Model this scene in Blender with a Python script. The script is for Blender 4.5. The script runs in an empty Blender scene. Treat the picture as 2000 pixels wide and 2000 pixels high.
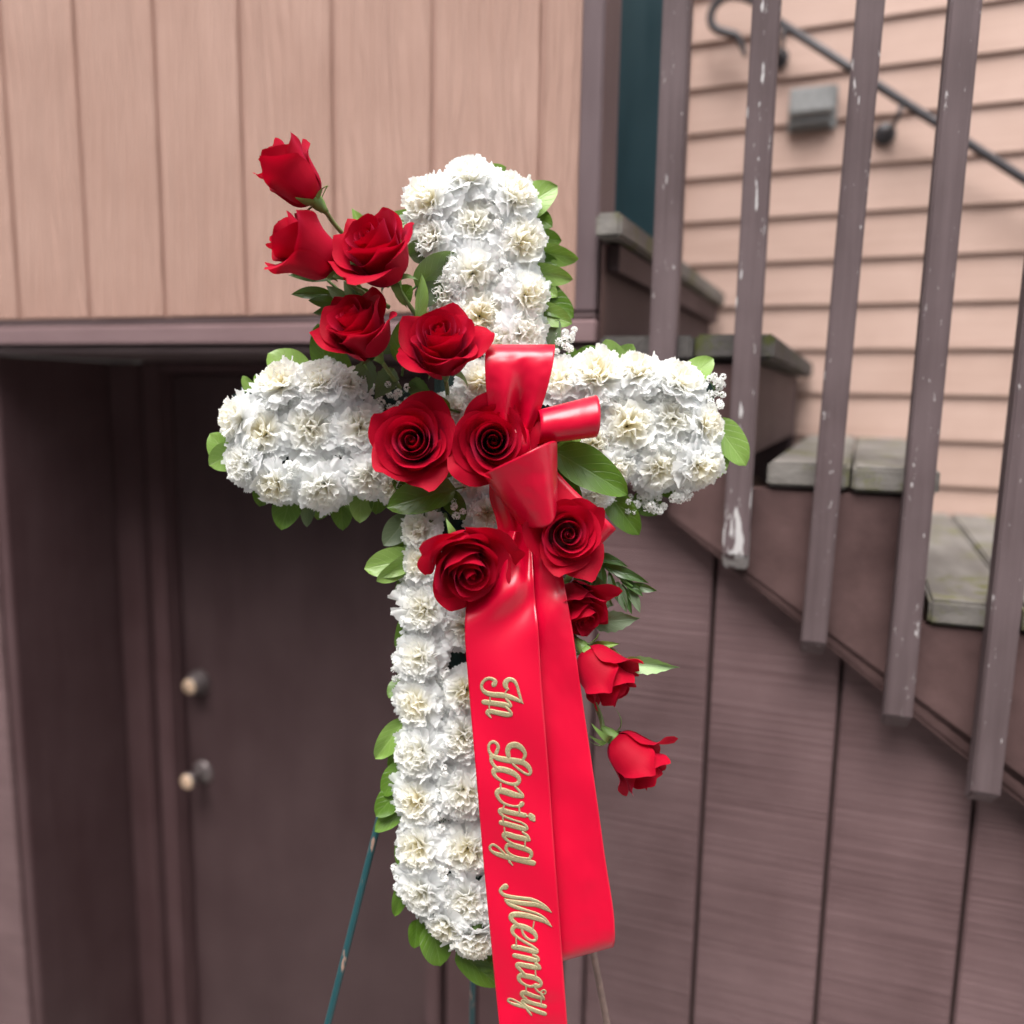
import bpy, bmesh, math, random
import numpy as np
from mathutils import Vector, Matrix, noise

# ------------------------------------------------------------------ camera, world, light
F = 1600.0                                   # focal length in photo pixels (2000 px square)
PITCH, ROLL = math.radians(8.2), math.radians(1.0)
CAM = np.array([0.0, 0.0, 1.9])
fw = np.array([0, math.cos(PITCH), -math.sin(PITCH)])
_r = np.array([1.0, 0, 0]); _u = np.array([0, math.sin(PITCH), math.cos(PITCH)])
RT = _r*math.cos(ROLL) + _u*math.sin(ROLL)
UP = _u*math.cos(ROLL) - _r*math.sin(ROLL)
sc = bpy.context.scene
col = sc.collection
cam = bpy.data.cameras.new('camera'); cam_o = bpy.data.objects.new('camera', cam); col.objects.link(cam_o)
cam.sensor_width = 36; cam.sensor_fit = 'HORIZONTAL'; cam.lens = 36*F/2000
cam.clip_start = 0.05; cam.clip_end = 500
cam_o.matrix_world = Matrix(((RT[0], UP[0], -fw[0], CAM[0]), (RT[1], UP[1], -fw[1], CAM[1]), (RT[2], UP[2], -fw[2], CAM[2]), (0, 0, 0, 1)))
cam.dof.use_dof = True; cam.dof.focus_distance = 0.89; cam.dof.aperture_fstop = 1.8
sc.camera = cam_o

SUN_EL, SUN_AZ = 66, 200                     # degrees; azimuth clockwise from +Y (205 = behind the camera)
world = bpy.data.worlds.new('World'); sc.world = world; world.use_nodes = True
nt = world.node_tree; nt.nodes.clear()
sky = nt.nodes.new('ShaderNodeTexSky'); sky.sky_type = 'NISHITA'; sky.sun_disc = False
sky.sun_elevation = math.radians(SUN_EL); sky.sun_rotation = math.radians(SUN_AZ)
sky.air_density = 1.0; sky.dust_density = 4.0; sky.ozone_density = 1.0
hs = nt.nodes.new('ShaderNodeHueSaturation'); hs.inputs['Saturation'].default_value = 0.22
bg = nt.nodes.new('ShaderNodeBackground'); bg.inputs['Strength'].default_value = 0.11
wo = nt.nodes.new('ShaderNodeOutputWorld')
nt.links.new(sky.outputs[0], hs.inputs['Color']); nt.links.new(hs.outputs[0], bg.inputs['Color']); nt.links.new(bg.outputs[0], wo.inputs[0])
sun = bpy.data.lights.new('sun', 'SUN'); sun_o = bpy.data.objects.new('sun', sun); col.objects.link(sun_o)
sun.energy = 1.5; sun.angle = math.radians(40); sun.color = (1.0, 0.965, 0.92)
_el, _az = math.radians(SUN_EL), math.radians(SUN_AZ)
_sd = Vector((math.sin(_az)*math.cos(_el), math.cos(_az)*math.cos(_el), math.sin(_el)))
sun_o.rotation_euler = (-_sd).to_track_quat('-Z', 'Y').to_euler(); sun_o.location = (0, -3, 8)
sc.view_settings.view_transform = 'Standard'; sc.view_settings.look = 'None'
sc.view_settings.exposure = 1.56; sc.view_settings.gamma = 1.0; sc.view_settings.use_curve_mapping = False
sc.render.engine = 'CYCLES'
sc.cycles.use_denoising = True
try: sc.cycles.denoiser = 'OPENIMAGEDENOISE'
except Exception: pass
sc.cycles.max_bounces = 14; sc.cycles.diffuse_bounces = 12; sc.cycles.transmission_bounces = 12
sc.cycles.sample_clamp_indirect = 8.0

# ------------------------------------------------------------------ helpers
rnd = random.Random(11)

def cp(x, y, d):
    """world point seen at photo pixel (x, y) at d metres in front of the camera"""
    return CAM + d*(fw + RT*(x-1000)/F + UP*(1000-y)/F)

def cdir(ax, ay, az):
    """world direction: right, up, towards the camera"""
    v = RT*ax + UP*ay - fw*az
    return Vector(v/np.linalg.norm(v))

TH = math.radians(19)
E_ = np.array([math.cos(TH), -math.sin(TH), 0]); N_ = np.array([-math.sin(TH), -math.cos(TH), 0])
W0 = cp(750, 770, 1.51); W0[2] = 0.0

def wp(x, y, yy=0.0):
    """photo pixel -> (u, z) on the plane parallel to the house front, yy metres behind it"""
    d = fw + RT*(x-1000)/F + UP*(1000-y)/F
    t = np.dot(W0 - N_*yy - CAM, N_)/np.dot(d, N_)
    P = CAM + t*d
    return float(np.dot(P-W0, E_)), float(P[2])

def tag(o, label=None, cat=None, group=None, kind=None):
    if label: o['label'] = label
    if cat: o['category'] = cat
    if group: o['group'] = group
    if kind: o['kind'] = kind
    return o

def empty(name, loc=(0, 0, 0), label=None, cat=None, group=None):
    o = bpy.data.objects.new(name, None); col.objects.link(o); o.location = loc
    o.empty_display_size = 0.02
    return tag(o, label, cat, group)

def mesh_obj(name, verts, faces, mat, parent=None, smooth=False, uvs=None, cream=None):
    me = bpy.data.meshes.new(name)
    me.from_pydata([tuple(v) for v in verts], [], faces); me.update()
    if smooth:
        me.polygons.foreach_set('use_smooth', [True]*len(me.polygons))
    if uvs is not None:
        uvl = me.uv_layers.new(name='UVMap')
        li = np.zeros(len(me.loops), dtype=np.int32); me.loops.foreach_get('vertex_index', li)
        uvl.data.foreach_set('uv', np.asarray(uvs, dtype=np.float32)[li].ravel())
    if cream is not None:
        a = me.attributes.new('cream', 'FLOAT', 'POINT'); a.data.foreach_set('value', np.asarray(cream, dtype=np.float32))
    if mat is not None: me.materials.append(mat)
    return link(name, me, parent)

def link(name, me, parent=None):
    o = bpy.data.objects.new(name, me); col.objects.link(o)
    if parent is not None: o.parent = parent
    return o

def bm_obj(name, bm, mat, parent=None, smooth=False):
    me = bpy.data.meshes.new(name); bmesh.ops.recalc_face_normals(bm, faces=bm.faces[:]); bm.to_mesh(me); bm.free()
    if smooth: me.polygons.foreach_set('use_smooth', [True]*len(me.polygons))
    if mat is not None: me.materials.append(mat)
    return link(name, me, parent)

def prism(name, poly, y0, y1, mat, parent=None, bev=0.002, skew=0.0, axis='y', smooth=False):
    """polygon in (u, z) pushed from y0 to y1 in the house frame (skew shifts the far side along u);
    axis 'u': polygon in (y, z) pushed from u=y0 to u=y1"""
    bm = bmesh.new()
    if axis == 'y':
        a = [bm.verts.new((p[0]+skew*y0, y0, p[1])) for p in poly]; b = [bm.verts.new((p[0]+skew*y1, y1, p[1])) for p in poly]
    else:
        a = [bm.verts.new((y0, p[0], p[1])) for p in poly]; b = [bm.verts.new((y1, p[0], p[1])) for p in poly]
    n = len(poly)
    bm.faces.new(a); bm.faces.new(list(reversed(b)))
    for i in range(n):
        bm.faces.new((a[i], b[i], b[(i+1) % n], a[(i+1) % n]))
    bmesh.ops.recalc_face_normals(bm, faces=bm.faces[:])
    if bev:
        bmesh.ops.bevel(bm, geom=[e for e in bm.edges], offset=bev, segments=2, affect='EDGES', clamp_overlap=True)
    return bm_obj(name, bm, mat, parent)

def box(name, u0, u1, y0, y1, z0, z1, mat, parent=None, bev=0.002, skew=0.0):
    return prism(name, [(u0, z0), (u1, z0), (u1, z1), (u0, z1)], y0, y1, mat, parent, bev, skew)

def house_thing(name, label, cat, group=None):
    o = empty(name, tuple(W0), label, cat, group); o.rotation_euler = (0, 0, -TH)
    return o

def crom(P, n):
    """Catmull-Rom through rows of P, n samples"""
    P = np.asarray(P, float); m = len(P)
    Q = np.vstack([2*P[0]-P[1], P, 2*P[-1]-P[-2]])
    out = []
    for i in range(n):
        t = i/(n-1)*(m-1); k = min(int(t), m-2); s = t-k
        p0, p1, p2, p3 = Q[k], Q[k+1], Q[k+2], Q[k+3]
        out.append(0.5*((2*p1)+(p2-p0)*s+(2*p0-5*p1+4*p2-p3)*s*s+(3*p1-p0-3*p2+p3)*s**3))
    return np.array(out)

def tube(name, pts, rad, mat, parent=None, seg=8, n=None, flat=1.0, cap=True):
    pts = np.asarray(pts, float); n = n or max(2, 5*(len(pts)-1)+1)
    C = crom(pts, n) if len(pts) > 2 else np.linspace(pts[0], pts[1], n)
    rad = np.interp(np.linspace(0, 1, n), np.linspace(0, 1, len(np.atleast_1d(rad))), np.atleast_1d(rad))
    V, Fc = [], []
    up = np.array([0.13, 0.31, 0.94])
    for i in range(n):
        t = C[min(i+1, n-1)]-C[max(i-1, 0)]; t /= (np.linalg.norm(t)+1e-12)
        s = np.cross(t, up); s /= (np.linalg.norm(s)+1e-12); b = np.cross(s, t)
        for k in range(seg):
            a = 2*math.pi*k/seg
            V.append(C[i]+rad[i]*(s*math.cos(a)+b*math.sin(a)*flat))
    for i in range(n-1):
        for k in range(seg):
            Fc.append((i*seg+k, i*seg+(k+1) % seg, (i+1)*seg+(k+1) % seg, (i+1)*seg+k))
    if cap:
        Fc.append(tuple(range(seg-1, -1, -1))); Fc.append(tuple(range((n-1)*seg, n*seg)))
    return mesh_obj(name, V, Fc, mat, parent, smooth=True)

def lathe(name, prof, mat, parent=None, seg=24):
    """profile [(r, h)] around local +Z"""
    V, Fc = [], []
    for r, h in prof:
        for k in range(seg):
            a = 2*math.pi*k/seg; V.append((r*math.cos(a), r*math.sin(a), h))
    for i in range(len(prof)-1):
        for k in range(seg):
            Fc.append((i*seg+k, i*seg+(k+1) % seg, (i+1)*seg+(k+1) % seg, (i+1)*seg+k))
    Fc.append(tuple(range(seg-1, -1, -1))); Fc.append(tuple(range((len(prof)-1)*seg, len(prof)*seg)))
    return mesh_obj(name, V, Fc, mat, parent, smooth=True)

def grid_faces(nu, nv, base=0):
    return [(base+i*nv+j, base+(i+1)*nv+j, base+(i+1)*nv+j+1, base+i*nv+j+1) for i in range(nu-1) for j in range(nv-1)]

# ------------------------------------------------------------------ materials
def new_mat(name):
    m = bpy.data.materials.new(name); m.use_nodes = True
    return m, m.node_tree, m.node_tree.nodes['Principled BSDF']

def N(t, typ, **kw):
    n = t.nodes.new(typ)
    for k, v in kw.items():
        if k in n.inputs.keys(): n.inputs[k].default_value = v
        else: setattr(n, k, v)
    return n

def ramp(t, src, stops):
    r = t.nodes.new('ShaderNodeValToRGB'); els = r.color_ramp.elements
    while len(els) < len(stops): els.new(0.5)
    for e, (p, c) in zip(els, stops):
        e.position = p; e.color = (*c, 1) if len(c) == 3 else c
    t.links.new(src, r.inputs[0]); return r

def coords(t, scale, rot=(0, 0, 0), rand=True):
    tc = N(t, 'ShaderNodeTexCoord'); mp = N(t, 'ShaderNodeMapping')
    mp.inputs['Scale'].default_value = scale; mp.inputs['Rotation'].default_value = rot
    if rand:
        oi = N(t, 'ShaderNodeObjectInfo'); ml = N(t, 'ShaderNodeMath', operation='MULTIPLY'); ml.inputs[1].default_value = 37.0
        cb = N(t, 'ShaderNodeCombineXYZ'); ad = N(t, 'ShaderNodeVectorMath', operation='ADD')
        t.links.new(oi.outputs['Random'], ml.inputs[0])
        for k in range(3): t.links.new(ml.outputs[0], cb.inputs[k])
        t.links.new(tc.outputs['Object'], mp.inputs[0]); t.links.new(mp.outputs[0], ad.inputs[0]); t.links.new(cb.outputs[0], ad.inputs[1])
        return ad.outputs[0]
    t.links.new(tc.outputs['Object'], mp.inputs[0]); return mp.outputs[0]

def mixc(t, fac, a, b, mode='MIX'):
    m = t.nodes.new('ShaderNodeMix'); m.data_type = 'RGBA'; m.blend_type = mode
    def put(s, v):
        if hasattr(v, 'is_output') or isinstance(v, bpy.types.NodeSocket): t.links.new(v, m.inputs[s])
        else: m.inputs[s].default_value = (*v, 1) if isinstance(v, tuple) and len(v) == 3 else v
    put(0, fac); put(6, a); put(7, b)
    return m.outputs[2]

def bump(t, b, h, strength, dist=0.002):
    n = N(t, 'ShaderNodeBump'); n.inputs['Strength'].default_value = strength; n.inputs['Distance'].default_value = dist
    t.links.new(h, n.inputs['Height']); t.links.new(n.outputs[0], b.inputs['Normal']); return n

def wood_paint(name, c0, c1, gscale, rough=0.6, bstr=0.5, bdist=0.002, chips=None, chip_at=0.72, moss=None, rings=None, chip_scale=(18, 18, 5), worn_z=None):
    m, t, b = new_mat(name)
    g = N(t, 'ShaderNodeTexNoise', Scale=1.0, Detail=7.0, Roughness=0.65); t.links.new(coords(t, gscale), g.inputs['Vector'])
    big = N(t, 'ShaderNodeTexNoise', Scale=5.0, Detail=5.0); t.links.new(coords(t, (1, 1, 1)), big.inputs['Vector'])
    mx = N(t, 'ShaderNodeMath', operation='MULTIPLY_ADD'); mx.inputs[1].default_value = 0.45
    ml = N(t, 'ShaderNodeMath', operation='MULTIPLY'); ml.inputs[1].default_value = 0.55
    t.links.new(big.outputs[0], ml.inputs[0]); t.links.new(g.outputs[0], mx.inputs[0]); t.links.new(ml.outputs[0], mx.inputs[2])
    cr = ramp(t, mx.outputs[0], [(0.33, c0), (0.66, c1)]); c = cr.outputs[0]
    h = g.outputs[0]
    if rings:                                   # embossed cathedral grain
        w = N(t, 'ShaderNodeTexWave', Scale=rings[0], Distortion=rings[1], Detail=3.0)
        w.wave_type = 'BANDS'; w.bands_direction = 'X'; w.inputs['Detail Scale'].default_value = 0.7
        t.links.new(coords(t, rings[2]), w.inputs['Vector'])
        ad = N(t, 'ShaderNodeMath', operation='MULTIPLY_ADD'); ad.inputs[1].default_value = rings[3]
        t.links.new(w.outputs['Fac'], ad.inputs[0]); t.links.new(g.outputs[0], ad.inputs[2]); h = ad.outputs[0]
    if chips:
        cn = N(t, 'ShaderNodeTexNoise', Scale=1.0, Detail=6.0, Roughness=0.7); t.links.new(coords(t, chip_scale), cn.inputs['Vector'])
        cf = cn.outputs[0]
        if worn_z:                                # paint worn off towards the foot of the post
            tc = N(t, 'ShaderNodeTexCoord'); sz_ = N(t, 'ShaderNodeSeparateXYZ'); t.links.new(tc.outputs['Object'], sz_.inputs[0])
            mr = N(t, 'ShaderNodeMapRange'); mr.inputs[1].default_value = worn_z[0]; mr.inputs[2].default_value = worn_z[1]; mr.inputs[3].default_value = 0.24; mr.inputs[4].default_value = 0.0
            t.links.new(sz_.outputs[2], mr.inputs[0])
            c2_ = N(t, 'ShaderNodeTexNoise', Scale=1.0, Detail=4.0); t.links.new(coords(t, (75, 75, 14)), c2_.inputs['Vector'])
            m2_ = N(t, 'ShaderNodeMath', operation='ADD'); t.links.new(c2_.outputs[0], m2_.inputs[0]); t.links.new(mr.outputs[0], m2_.inputs[1])
            mx2 = N(t, 'ShaderNodeMath', operation='MAXIMUM'); t.links.new(m2_.outputs[0], mx2.inputs[0]); t.links.new(cf, mx2.inputs[1]); cf = mx2.outputs[0]
        cm = ramp(t, cf, [(chip_at, (0, 0, 0)), (chip_at+0.03, (1, 1, 1))])
        c = mixc(t, cm.outputs[0], c, chips)
    if moss:
        ge = N(t, 'ShaderNodeNewGeometry'); sx = N(t, 'ShaderNodeSeparateXYZ'); t.links.new(ge.outputs['Normal'], sx.inputs[0])
        mn = N(t, 'ShaderNodeTexNoise', Scale=14.0, Detail=8.0, Roughness=0.7); t.links.new(coords(t, (1, 1, 1)), mn.inputs['Vector'])
        mm = ramp(t, mn.outputs[0], [(moss[1], (0, 0, 0)), (moss[1]+0.14, (1, 1, 1))])
        c = mixc(t, mm.outputs[0], c, moss[0])
    t.links.new(c, b.inputs['Base Color']); b.inputs['Roughness'].default_value = rough
    rr = ramp(t, g.outputs[0], [(0.3, (rough-0.08,)*3), (0.7, (min(1, rough+0.12),)*3)]); t.links.new(rr.outputs[0], b.inputs['Roughness'])
    bump(t, b, h, bstr, bdist); b.inputs['Specular IOR Level'].default_value = 0.22
    return m

M = {}
M['tan'] = wood_paint('tan_paint', (0.385, 0.234, 0.186), (0.455, 0.290, 0.236), (70, 70, 3.5), 0.62, 0.8, 0.0038, rings=(3.0, 11.0, (5, 5, 1.1), 0.9))
M['tan_back'] = wood_paint('tan_groove_paint', (0.34, 0.205, 0.165), (0.41, 0.255, 0.21), (60, 60, 4), 0.7, 0.3)
M['lap'] = wood_paint('lap_tan_paint', (0.43, 0.292, 0.240), (0.535, 0.378, 0.322), (3, 60, 90), 0.6, 0.45, 0.002)
M['trim'] = wood_paint('mauve_brown_trim_paint', (0.115, 0.080, 0.086), (0.165, 0.120, 0.128), (55, 55, 4), 0.55, 0.35, chips=(0.55, 0.52, 0.52), chip_at=0.76)
M['ledge'] = wood_paint('ledge_paint', (0.155, 0.098, 0.102), (0.21, 0.138, 0.142), (4, 60, 60), 0.5, 0.3, chips=(0.6, 0.57, 0.57), chip_at=0.79)
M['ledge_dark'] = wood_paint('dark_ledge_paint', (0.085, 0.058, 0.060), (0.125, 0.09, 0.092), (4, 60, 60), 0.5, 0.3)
M['panel'] = wood_paint('brown_panel_stain', (0.105, 0.061, 0.063), (0.205, 0.130, 0.134), (2.2, 8, 150), 0.55, 1.0, 0.0026, chips=(0.34, 0.24, 0.22), chip_at=0.80)
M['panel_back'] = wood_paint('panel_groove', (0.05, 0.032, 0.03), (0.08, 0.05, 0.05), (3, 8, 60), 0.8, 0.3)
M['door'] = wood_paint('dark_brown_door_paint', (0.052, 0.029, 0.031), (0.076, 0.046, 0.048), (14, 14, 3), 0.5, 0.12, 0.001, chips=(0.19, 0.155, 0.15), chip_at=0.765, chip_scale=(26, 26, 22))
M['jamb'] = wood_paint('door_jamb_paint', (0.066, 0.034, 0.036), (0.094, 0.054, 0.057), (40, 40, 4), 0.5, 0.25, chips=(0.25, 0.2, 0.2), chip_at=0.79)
M['baluster'] = wood_paint('weathered_baluster_paint', (0.080, 0.055, 0.057), (0.150, 0.110, 0.115), (75, 75, 3.2), 0.62, 0.9, 0.0018, chips=(0.50, 0.47, 0.47), chip_at=0.645, chip_scale=(130, 130, 34))
M['baluster_worn'] = wood_paint('peeling_baluster_paint', (0.080, 0.055, 0.057), (0.150, 0.110, 0.115), (75, 75, 3.2), 0.65, 0.9, 0.0018, chips=(0.52, 0.50, 0.50), chip_at=0.65, chip_scale=(120, 120, 26), worn_z=(1.63, 1.80))
M['stringer'] = wood_paint('stringer_stain', (0.060, 0.034, 0.033), (0.135, 0.080, 0.077), (14, 9, 14), 0.55, 0.8, 0.0025, chips=(0.55, 0.5, 0.48), chip_at=0.785)
M['tread'] = wood_paint('mossy_tread_wood', (0.10, 0.088, 0.080), (0.25, 0.232, 0.215), (30, 4, 60), 0.8, 0.9, 0.003, moss=((0.125, 0.125, 0.042), 0.52))
M['tread_end'] = wood_paint('dark_tread_wood', (0.06, 0.052, 0.05), (0.13, 0.12, 0.115), (50, 6, 60), 0.85, 0.9, 0.003, moss=((0.075, 0.082, 0.024), 0.54))
M['riser'] = wood_paint('riser_stain', (0.07, 0.045, 0.045), (0.12, 0.082, 0.082), (20, 3, 60), 0.7, 0.5, chips=(0.5, 0.42, 0.40), chip_at=0.72)
M['teal'] = wood_paint('dark_teal_paint', (0.010, 0.030, 0.038), (0.016, 0.042, 0.052), (30, 30, 2), 0.45, 0.15)
M['sky_block_grey'] = wood_paint('sky_block_wall_grey', (0.20, 0.215, 0.225), (0.26, 0.275, 0.285), (3, 60, 90), 0.6, 0.3, 0.0015)  # neutral grey for the added wall that shades the low sky
M['concrete'] = wood_paint('concrete', (0.26, 0.25, 0.235), (0.37, 0.36, 0.34), (9, 9, 9), 0.85, 0.5, 0.003)

def simple(name, colr, rough, metal=0.0, **kw):
    m, t, b = new_mat(name); b.inputs['Base Color'].default_value = (*colr, 1); b.inputs['Roughness'].default_value = rough; b.inputs['Metallic'].default_value = metal
    n = N(t, 'ShaderNodeTexNoise', Scale=kw.get('ns', 60.0), Detail=5.0); t.links.new(coords(t, (1, 1, 1)), n.inputs['Vector'])
    v = kw.get('var', 0.25)
    c = mixc(t, n.outputs[0], tuple(x*(1-v) for x in colr), tuple(min(1, x*(1+v)) for x in colr)); t.links.new(c, b.inputs['Base Color'])
    rr = ramp(t, n.outputs[0], [(0.3, (max(0, rough-0.07),)*3), (0.7, (min(1, rough+0.1),)*3)]); t.links.new(rr.outputs[0], b.inputs['Roughness'])
    if kw.get('bs'): bump(t, b, n.outputs[0], kw['bs'], 0.001)
    return m
M['brass'] = simple('worn_brass', (0.78, 0.56, 0.40), 0.4, 0.35)
M['knob_metal'] = simple('tarnished_knob_metal', (0.17, 0.14, 0.14), 0.34, 0.45)
M['iron'] = simple('wrought_iron', (0.055, 0.05, 0.055), 0.42, 0.3, bs=0.3)
M['grey_box'] = simple('grey_outlet_plastic', (0.22, 0.22, 0.22), 0.5)
M['foam'] = simple('dark_green_floral_foam', (0.010, 0.026, 0.024), 0.95, 0.0, ns=240, var=0.6, bs=0.6)
M['stem'] = simple('green_stem', (0.10, 0.19, 0.045), 0.5)
M['stem_pale'] = simple('pale_rose_stem', (0.20, 0.27, 0.085), 0.5)
M['sepal'] = simple('rose_sepal', (0.17, 0.29, 0.07), 0.5)

# green enamelled easel steel with rust where it is chipped
m, t, b = new_mat('green_enamel_steel'); M['easel'] = m
n1 = N(t, 'ShaderNodeTexNoise', Scale=1.0, Detail=6.0); t.links.new(coords(t, (90, 90, 25)), n1.inputs['Vector'])
cm = ramp(t, n1.outputs[0], [(0.60, (0.012, 0.062, 0.072)), (0.66, (0.30, 0.19, 0.15))]); t.links.new(cm.outputs[0], b.inputs['Base Color'])
b.inputs['Roughness'].default_value = 0.42; bump(t, b, n1.outputs[0], 0.3, 0.001)

def petal_mat(name, lo, hi, transl, trans_col, rough, sheen, sheen_col, bs=0.15, scale=300.0, attr=None, attr_col=None, stretch=(1, 1, 0.12), spec=0.3):
    m, t, b = new_mat(name)
    n = N(t, 'ShaderNodeTexNoise', Scale=scale, Detail=4.0); t.links.new(coords(t, stretch), n.inputs['Vector'])
    big = N(t, 'ShaderNodeTexNoise', Scale=35.0, Detail=3.0); t.links.new(coords(t, (1, 1, 1)), big.inputs['Vector'])
    c = mixc(t, big.outputs[0], lo, hi)
    if attr:
        at = N(t, 'ShaderNodeAttribute', attribute_name=attr); c = mixc(t, at.outputs['Fac'], c, attr_col)
    t.links.new(c, b.inputs['Base Color']); b.inputs['Roughness'].default_value = rough
    b.inputs['Sheen Weight'].default_value = sheen; b.inputs['Sheen Tint'].default_value = (*sheen_col, 1); b.inputs['Sheen Roughness'].default_value = 0.45
    b.inputs['Specular IOR Level'].default_value = spec
    bump(t, b, n.outputs[0], bs, 0.0006)
    tr = N(t, 'ShaderNodeBsdfTranslucent'); 
    if attr: t.links.new(c, tr.inputs['Color'])
    else: tr.inputs['Color'].default_value = (*trans_col, 1)
    ms = N(t, 'ShaderNodeMixShader'); ms.inputs[0].default_value = transl
    out = t.nodes['Material Output']
    t.links.new(b.outputs[0], ms.inputs[1]); t.links.new(tr.outputs[0], ms.inputs[2]); t.links.new(ms.outputs[0], out.inputs['Surface'])
    return m
M['rose'] = petal_mat('red_rose_petal', (0.32, 0.0004, 0.012), (0.48, 0.0008, 0.023), 0.24, (0.66, 0.001, 0.02), 0.62, 0.22, (1.0, 0.10, 0.30), 0.35, spec=0.14)
M['carn'] = petal_mat('white_carnation_petal', (0.945, 0.955, 0.96), (0.97, 0.975, 0.975), 0.58, (0.85, 0.85, 0.83), 0.6, 0.1, (1, 1, 1), 0.1, attr='cream', attr_col=(0.94, 0.87, 0.62))
M['breath'] = petal_mat('babys_breath_petal', (0.93, 0.935, 0.92), (0.96, 0.96, 0.95), 0.5, (0.95, 0.95, 0.93), 0.6, 0.0, (1, 1, 1), 0.1)

def leaf_mat(name, c0, c1, vein, rough, nv=6.0, vstr=0.55):
    m, t, b = new_mat(name)
    uv = N(t, 'ShaderNodeUVMap'); sx = N(t, 'ShaderNodeSeparateXYZ'); t.links.new(uv.outputs[0], sx.inputs[0])
    a = N(t, 'ShaderNodeMath', operation='SUBTRACT'); a.inputs[1].default_value = 0.5; t.links.new(sx.outputs[1], a.inputs[0])
    ab = N(t, 'ShaderNodeMath', operation='ABSOLUTE'); t.links.new(a.outputs[0], ab.inputs[0])
    m1 = N(t, 'ShaderNodeMath', operation='MULTIPLY_ADD'); m1.inputs[1].default_value = -0.75; t.links.new(ab.outputs[0], m1.inputs[0]); t.links.new(sx.outputs[0], m1.inputs[2])
    m2 = N(t, 'ShaderNodeMath', operation='MULTIPLY'); m2.inputs[1].default_value = nv; t.links.new(m1.outputs[0], m2.inputs[0])
    pp = N(t, 'ShaderNodeMath', operation='PINGPONG'); pp.inputs[1].default_value = 0.5; t.links.new(m2.outputs[0], pp.inputs[0])
    lat = ramp(t, pp.outputs[0], [(0.0, (1, 1, 1)), (0.055, (0, 0, 0))])
    mid = ramp(t, ab.outputs[0], [(0.0, (1, 1, 1)), (0.035, (0, 0, 0))])
    ve = N(t, 'ShaderNodeMath', operation='MAXIMUM'); t.links.new(lat.outputs[0], ve.inputs[0]); t.links.new(mid.outputs[0], ve.inputs[1])
    n = N(t, 'ShaderNodeTexNoise', Scale=45.0, Detail=5.0); t.links.new(coords(t, (1, 1, 1)), n.inputs['Vector'])
    oi = N(t, 'ShaderNodeObjectInfo'); ad = N(t, 'ShaderNodeMath', operation='ADD'); t.links.new(n.outputs[0], ad.inputs[0]); t.links.new(oi.outputs['Random'], ad.inputs[1])
    hf = N(t, 'ShaderNodeMath', operation='MULTIPLY'); hf.inputs[1].default_value = 0.5; t.links.new(ad.outputs[0], hf.inputs[0])
    c = mixc(t, hf.outputs[0], c0, c1)
    vs = N(t, 'ShaderNodeMath', operation='MULTIPLY'); vs.inputs[1].default_value = vstr; t.links.new(ve.outputs[0], vs.inputs[0])
    c = mixc(t, vs.outputs[0], c, vein)
    t.links.new(c, b.inputs['Base Color']); b.inputs['Roughness'].default_value = rough
    inv = N(t, 'ShaderNodeMath', operation='SUBTRACT'); inv.inputs[0].default_value = 1.0; t.links.new(ve.outputs[0], inv.inputs[1])
    bump(t, b, inv.outputs[0], 0.45, 0.0008)
    tr = N(t, 'ShaderNodeBsdfTranslucent'); tr.inputs['Color'].default_value = (0.22, 0.42, 0.03, 1)
    ms = N(t, 'ShaderNodeMixShader'); ms.inputs[0].default_value = 0.16
    t.links.new(b.outputs[0], ms.inputs[1]); t.links.new(tr.outputs[0], ms.inputs[2]); t.links.new(ms.outputs[0], t.nodes['Material Output'].inputs['Surface'])
    return m
M['leaf'] = leaf_mat('salal_leaf_green', (0.060, 0.130, 0.012), (0.105, 0.20, 0.022), (0.16, 0.27, 0.06), 0.34)
M['leaf_light'] = leaf_mat('salal_leaf_light', (0.15, 0.275, 0.040), (0.26, 0.40, 0.10), (0.34, 0.47, 0.17), 0.4)
M['leaf_grey'] = leaf_mat('leaf_grey_underside', (0.085, 0.12, 0.065), (0.13, 0.17, 0.10), (0.18, 0.23, 0.14), 0.5)
M['leaf_dark'] = leaf_mat('ruscus_leaf_green', (0.030, 0.066, 0.018), (0.060, 0.11, 0.032), (0.10, 0.16, 0.06), 0.34, 2.0, 0.2)
M['leaf_pale'] = leaf_mat('rose_leaf_pale', (0.26, 0.40, 0.17), (0.36, 0.50, 0.24), (0.40, 0.54, 0.28), 0.45)

# satin ribbon
m, t, b = new_mat('red_satin'); M['satin'] = m
b.inputs['Base Color'].default_value = (0.64, 0.0004, 0.030, 1); b.inputs['Roughness'].default_value = 0.30
b.inputs['Specular IOR Level'].default_value = 0.62; b.inputs['Sheen Weight'].default_value = 0.04
b.inputs['Sheen Tint'].default_value = (1.0, 0.25, 0.4, 1); b.inputs['Sheen Roughness'].default_value = 0.4
n1 = N(t, 'ShaderNodeTexNoise', Scale=900.0, Detail=2.0); t.links.new(coords(t, (1, 1, 1)), n1.inputs['Vector']); bump(t, b, n1.outputs[0], 0.05, 0.0004)
tr = N(t, 'ShaderNodeBsdfTranslucent'); tr.inputs['Color'].default_value = (0.85, 0.002, 0.03, 1)
ms = N(t, 'ShaderNodeMixShader'); ms.inputs[0].default_value = 0.10
t.links.new(b.outputs[0], ms.inputs[1]); t.links.new(tr.outputs[0], ms.inputs[2]); t.links.new(ms.outputs[0], t.nodes['Material Output'].inputs['Surface'])
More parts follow.
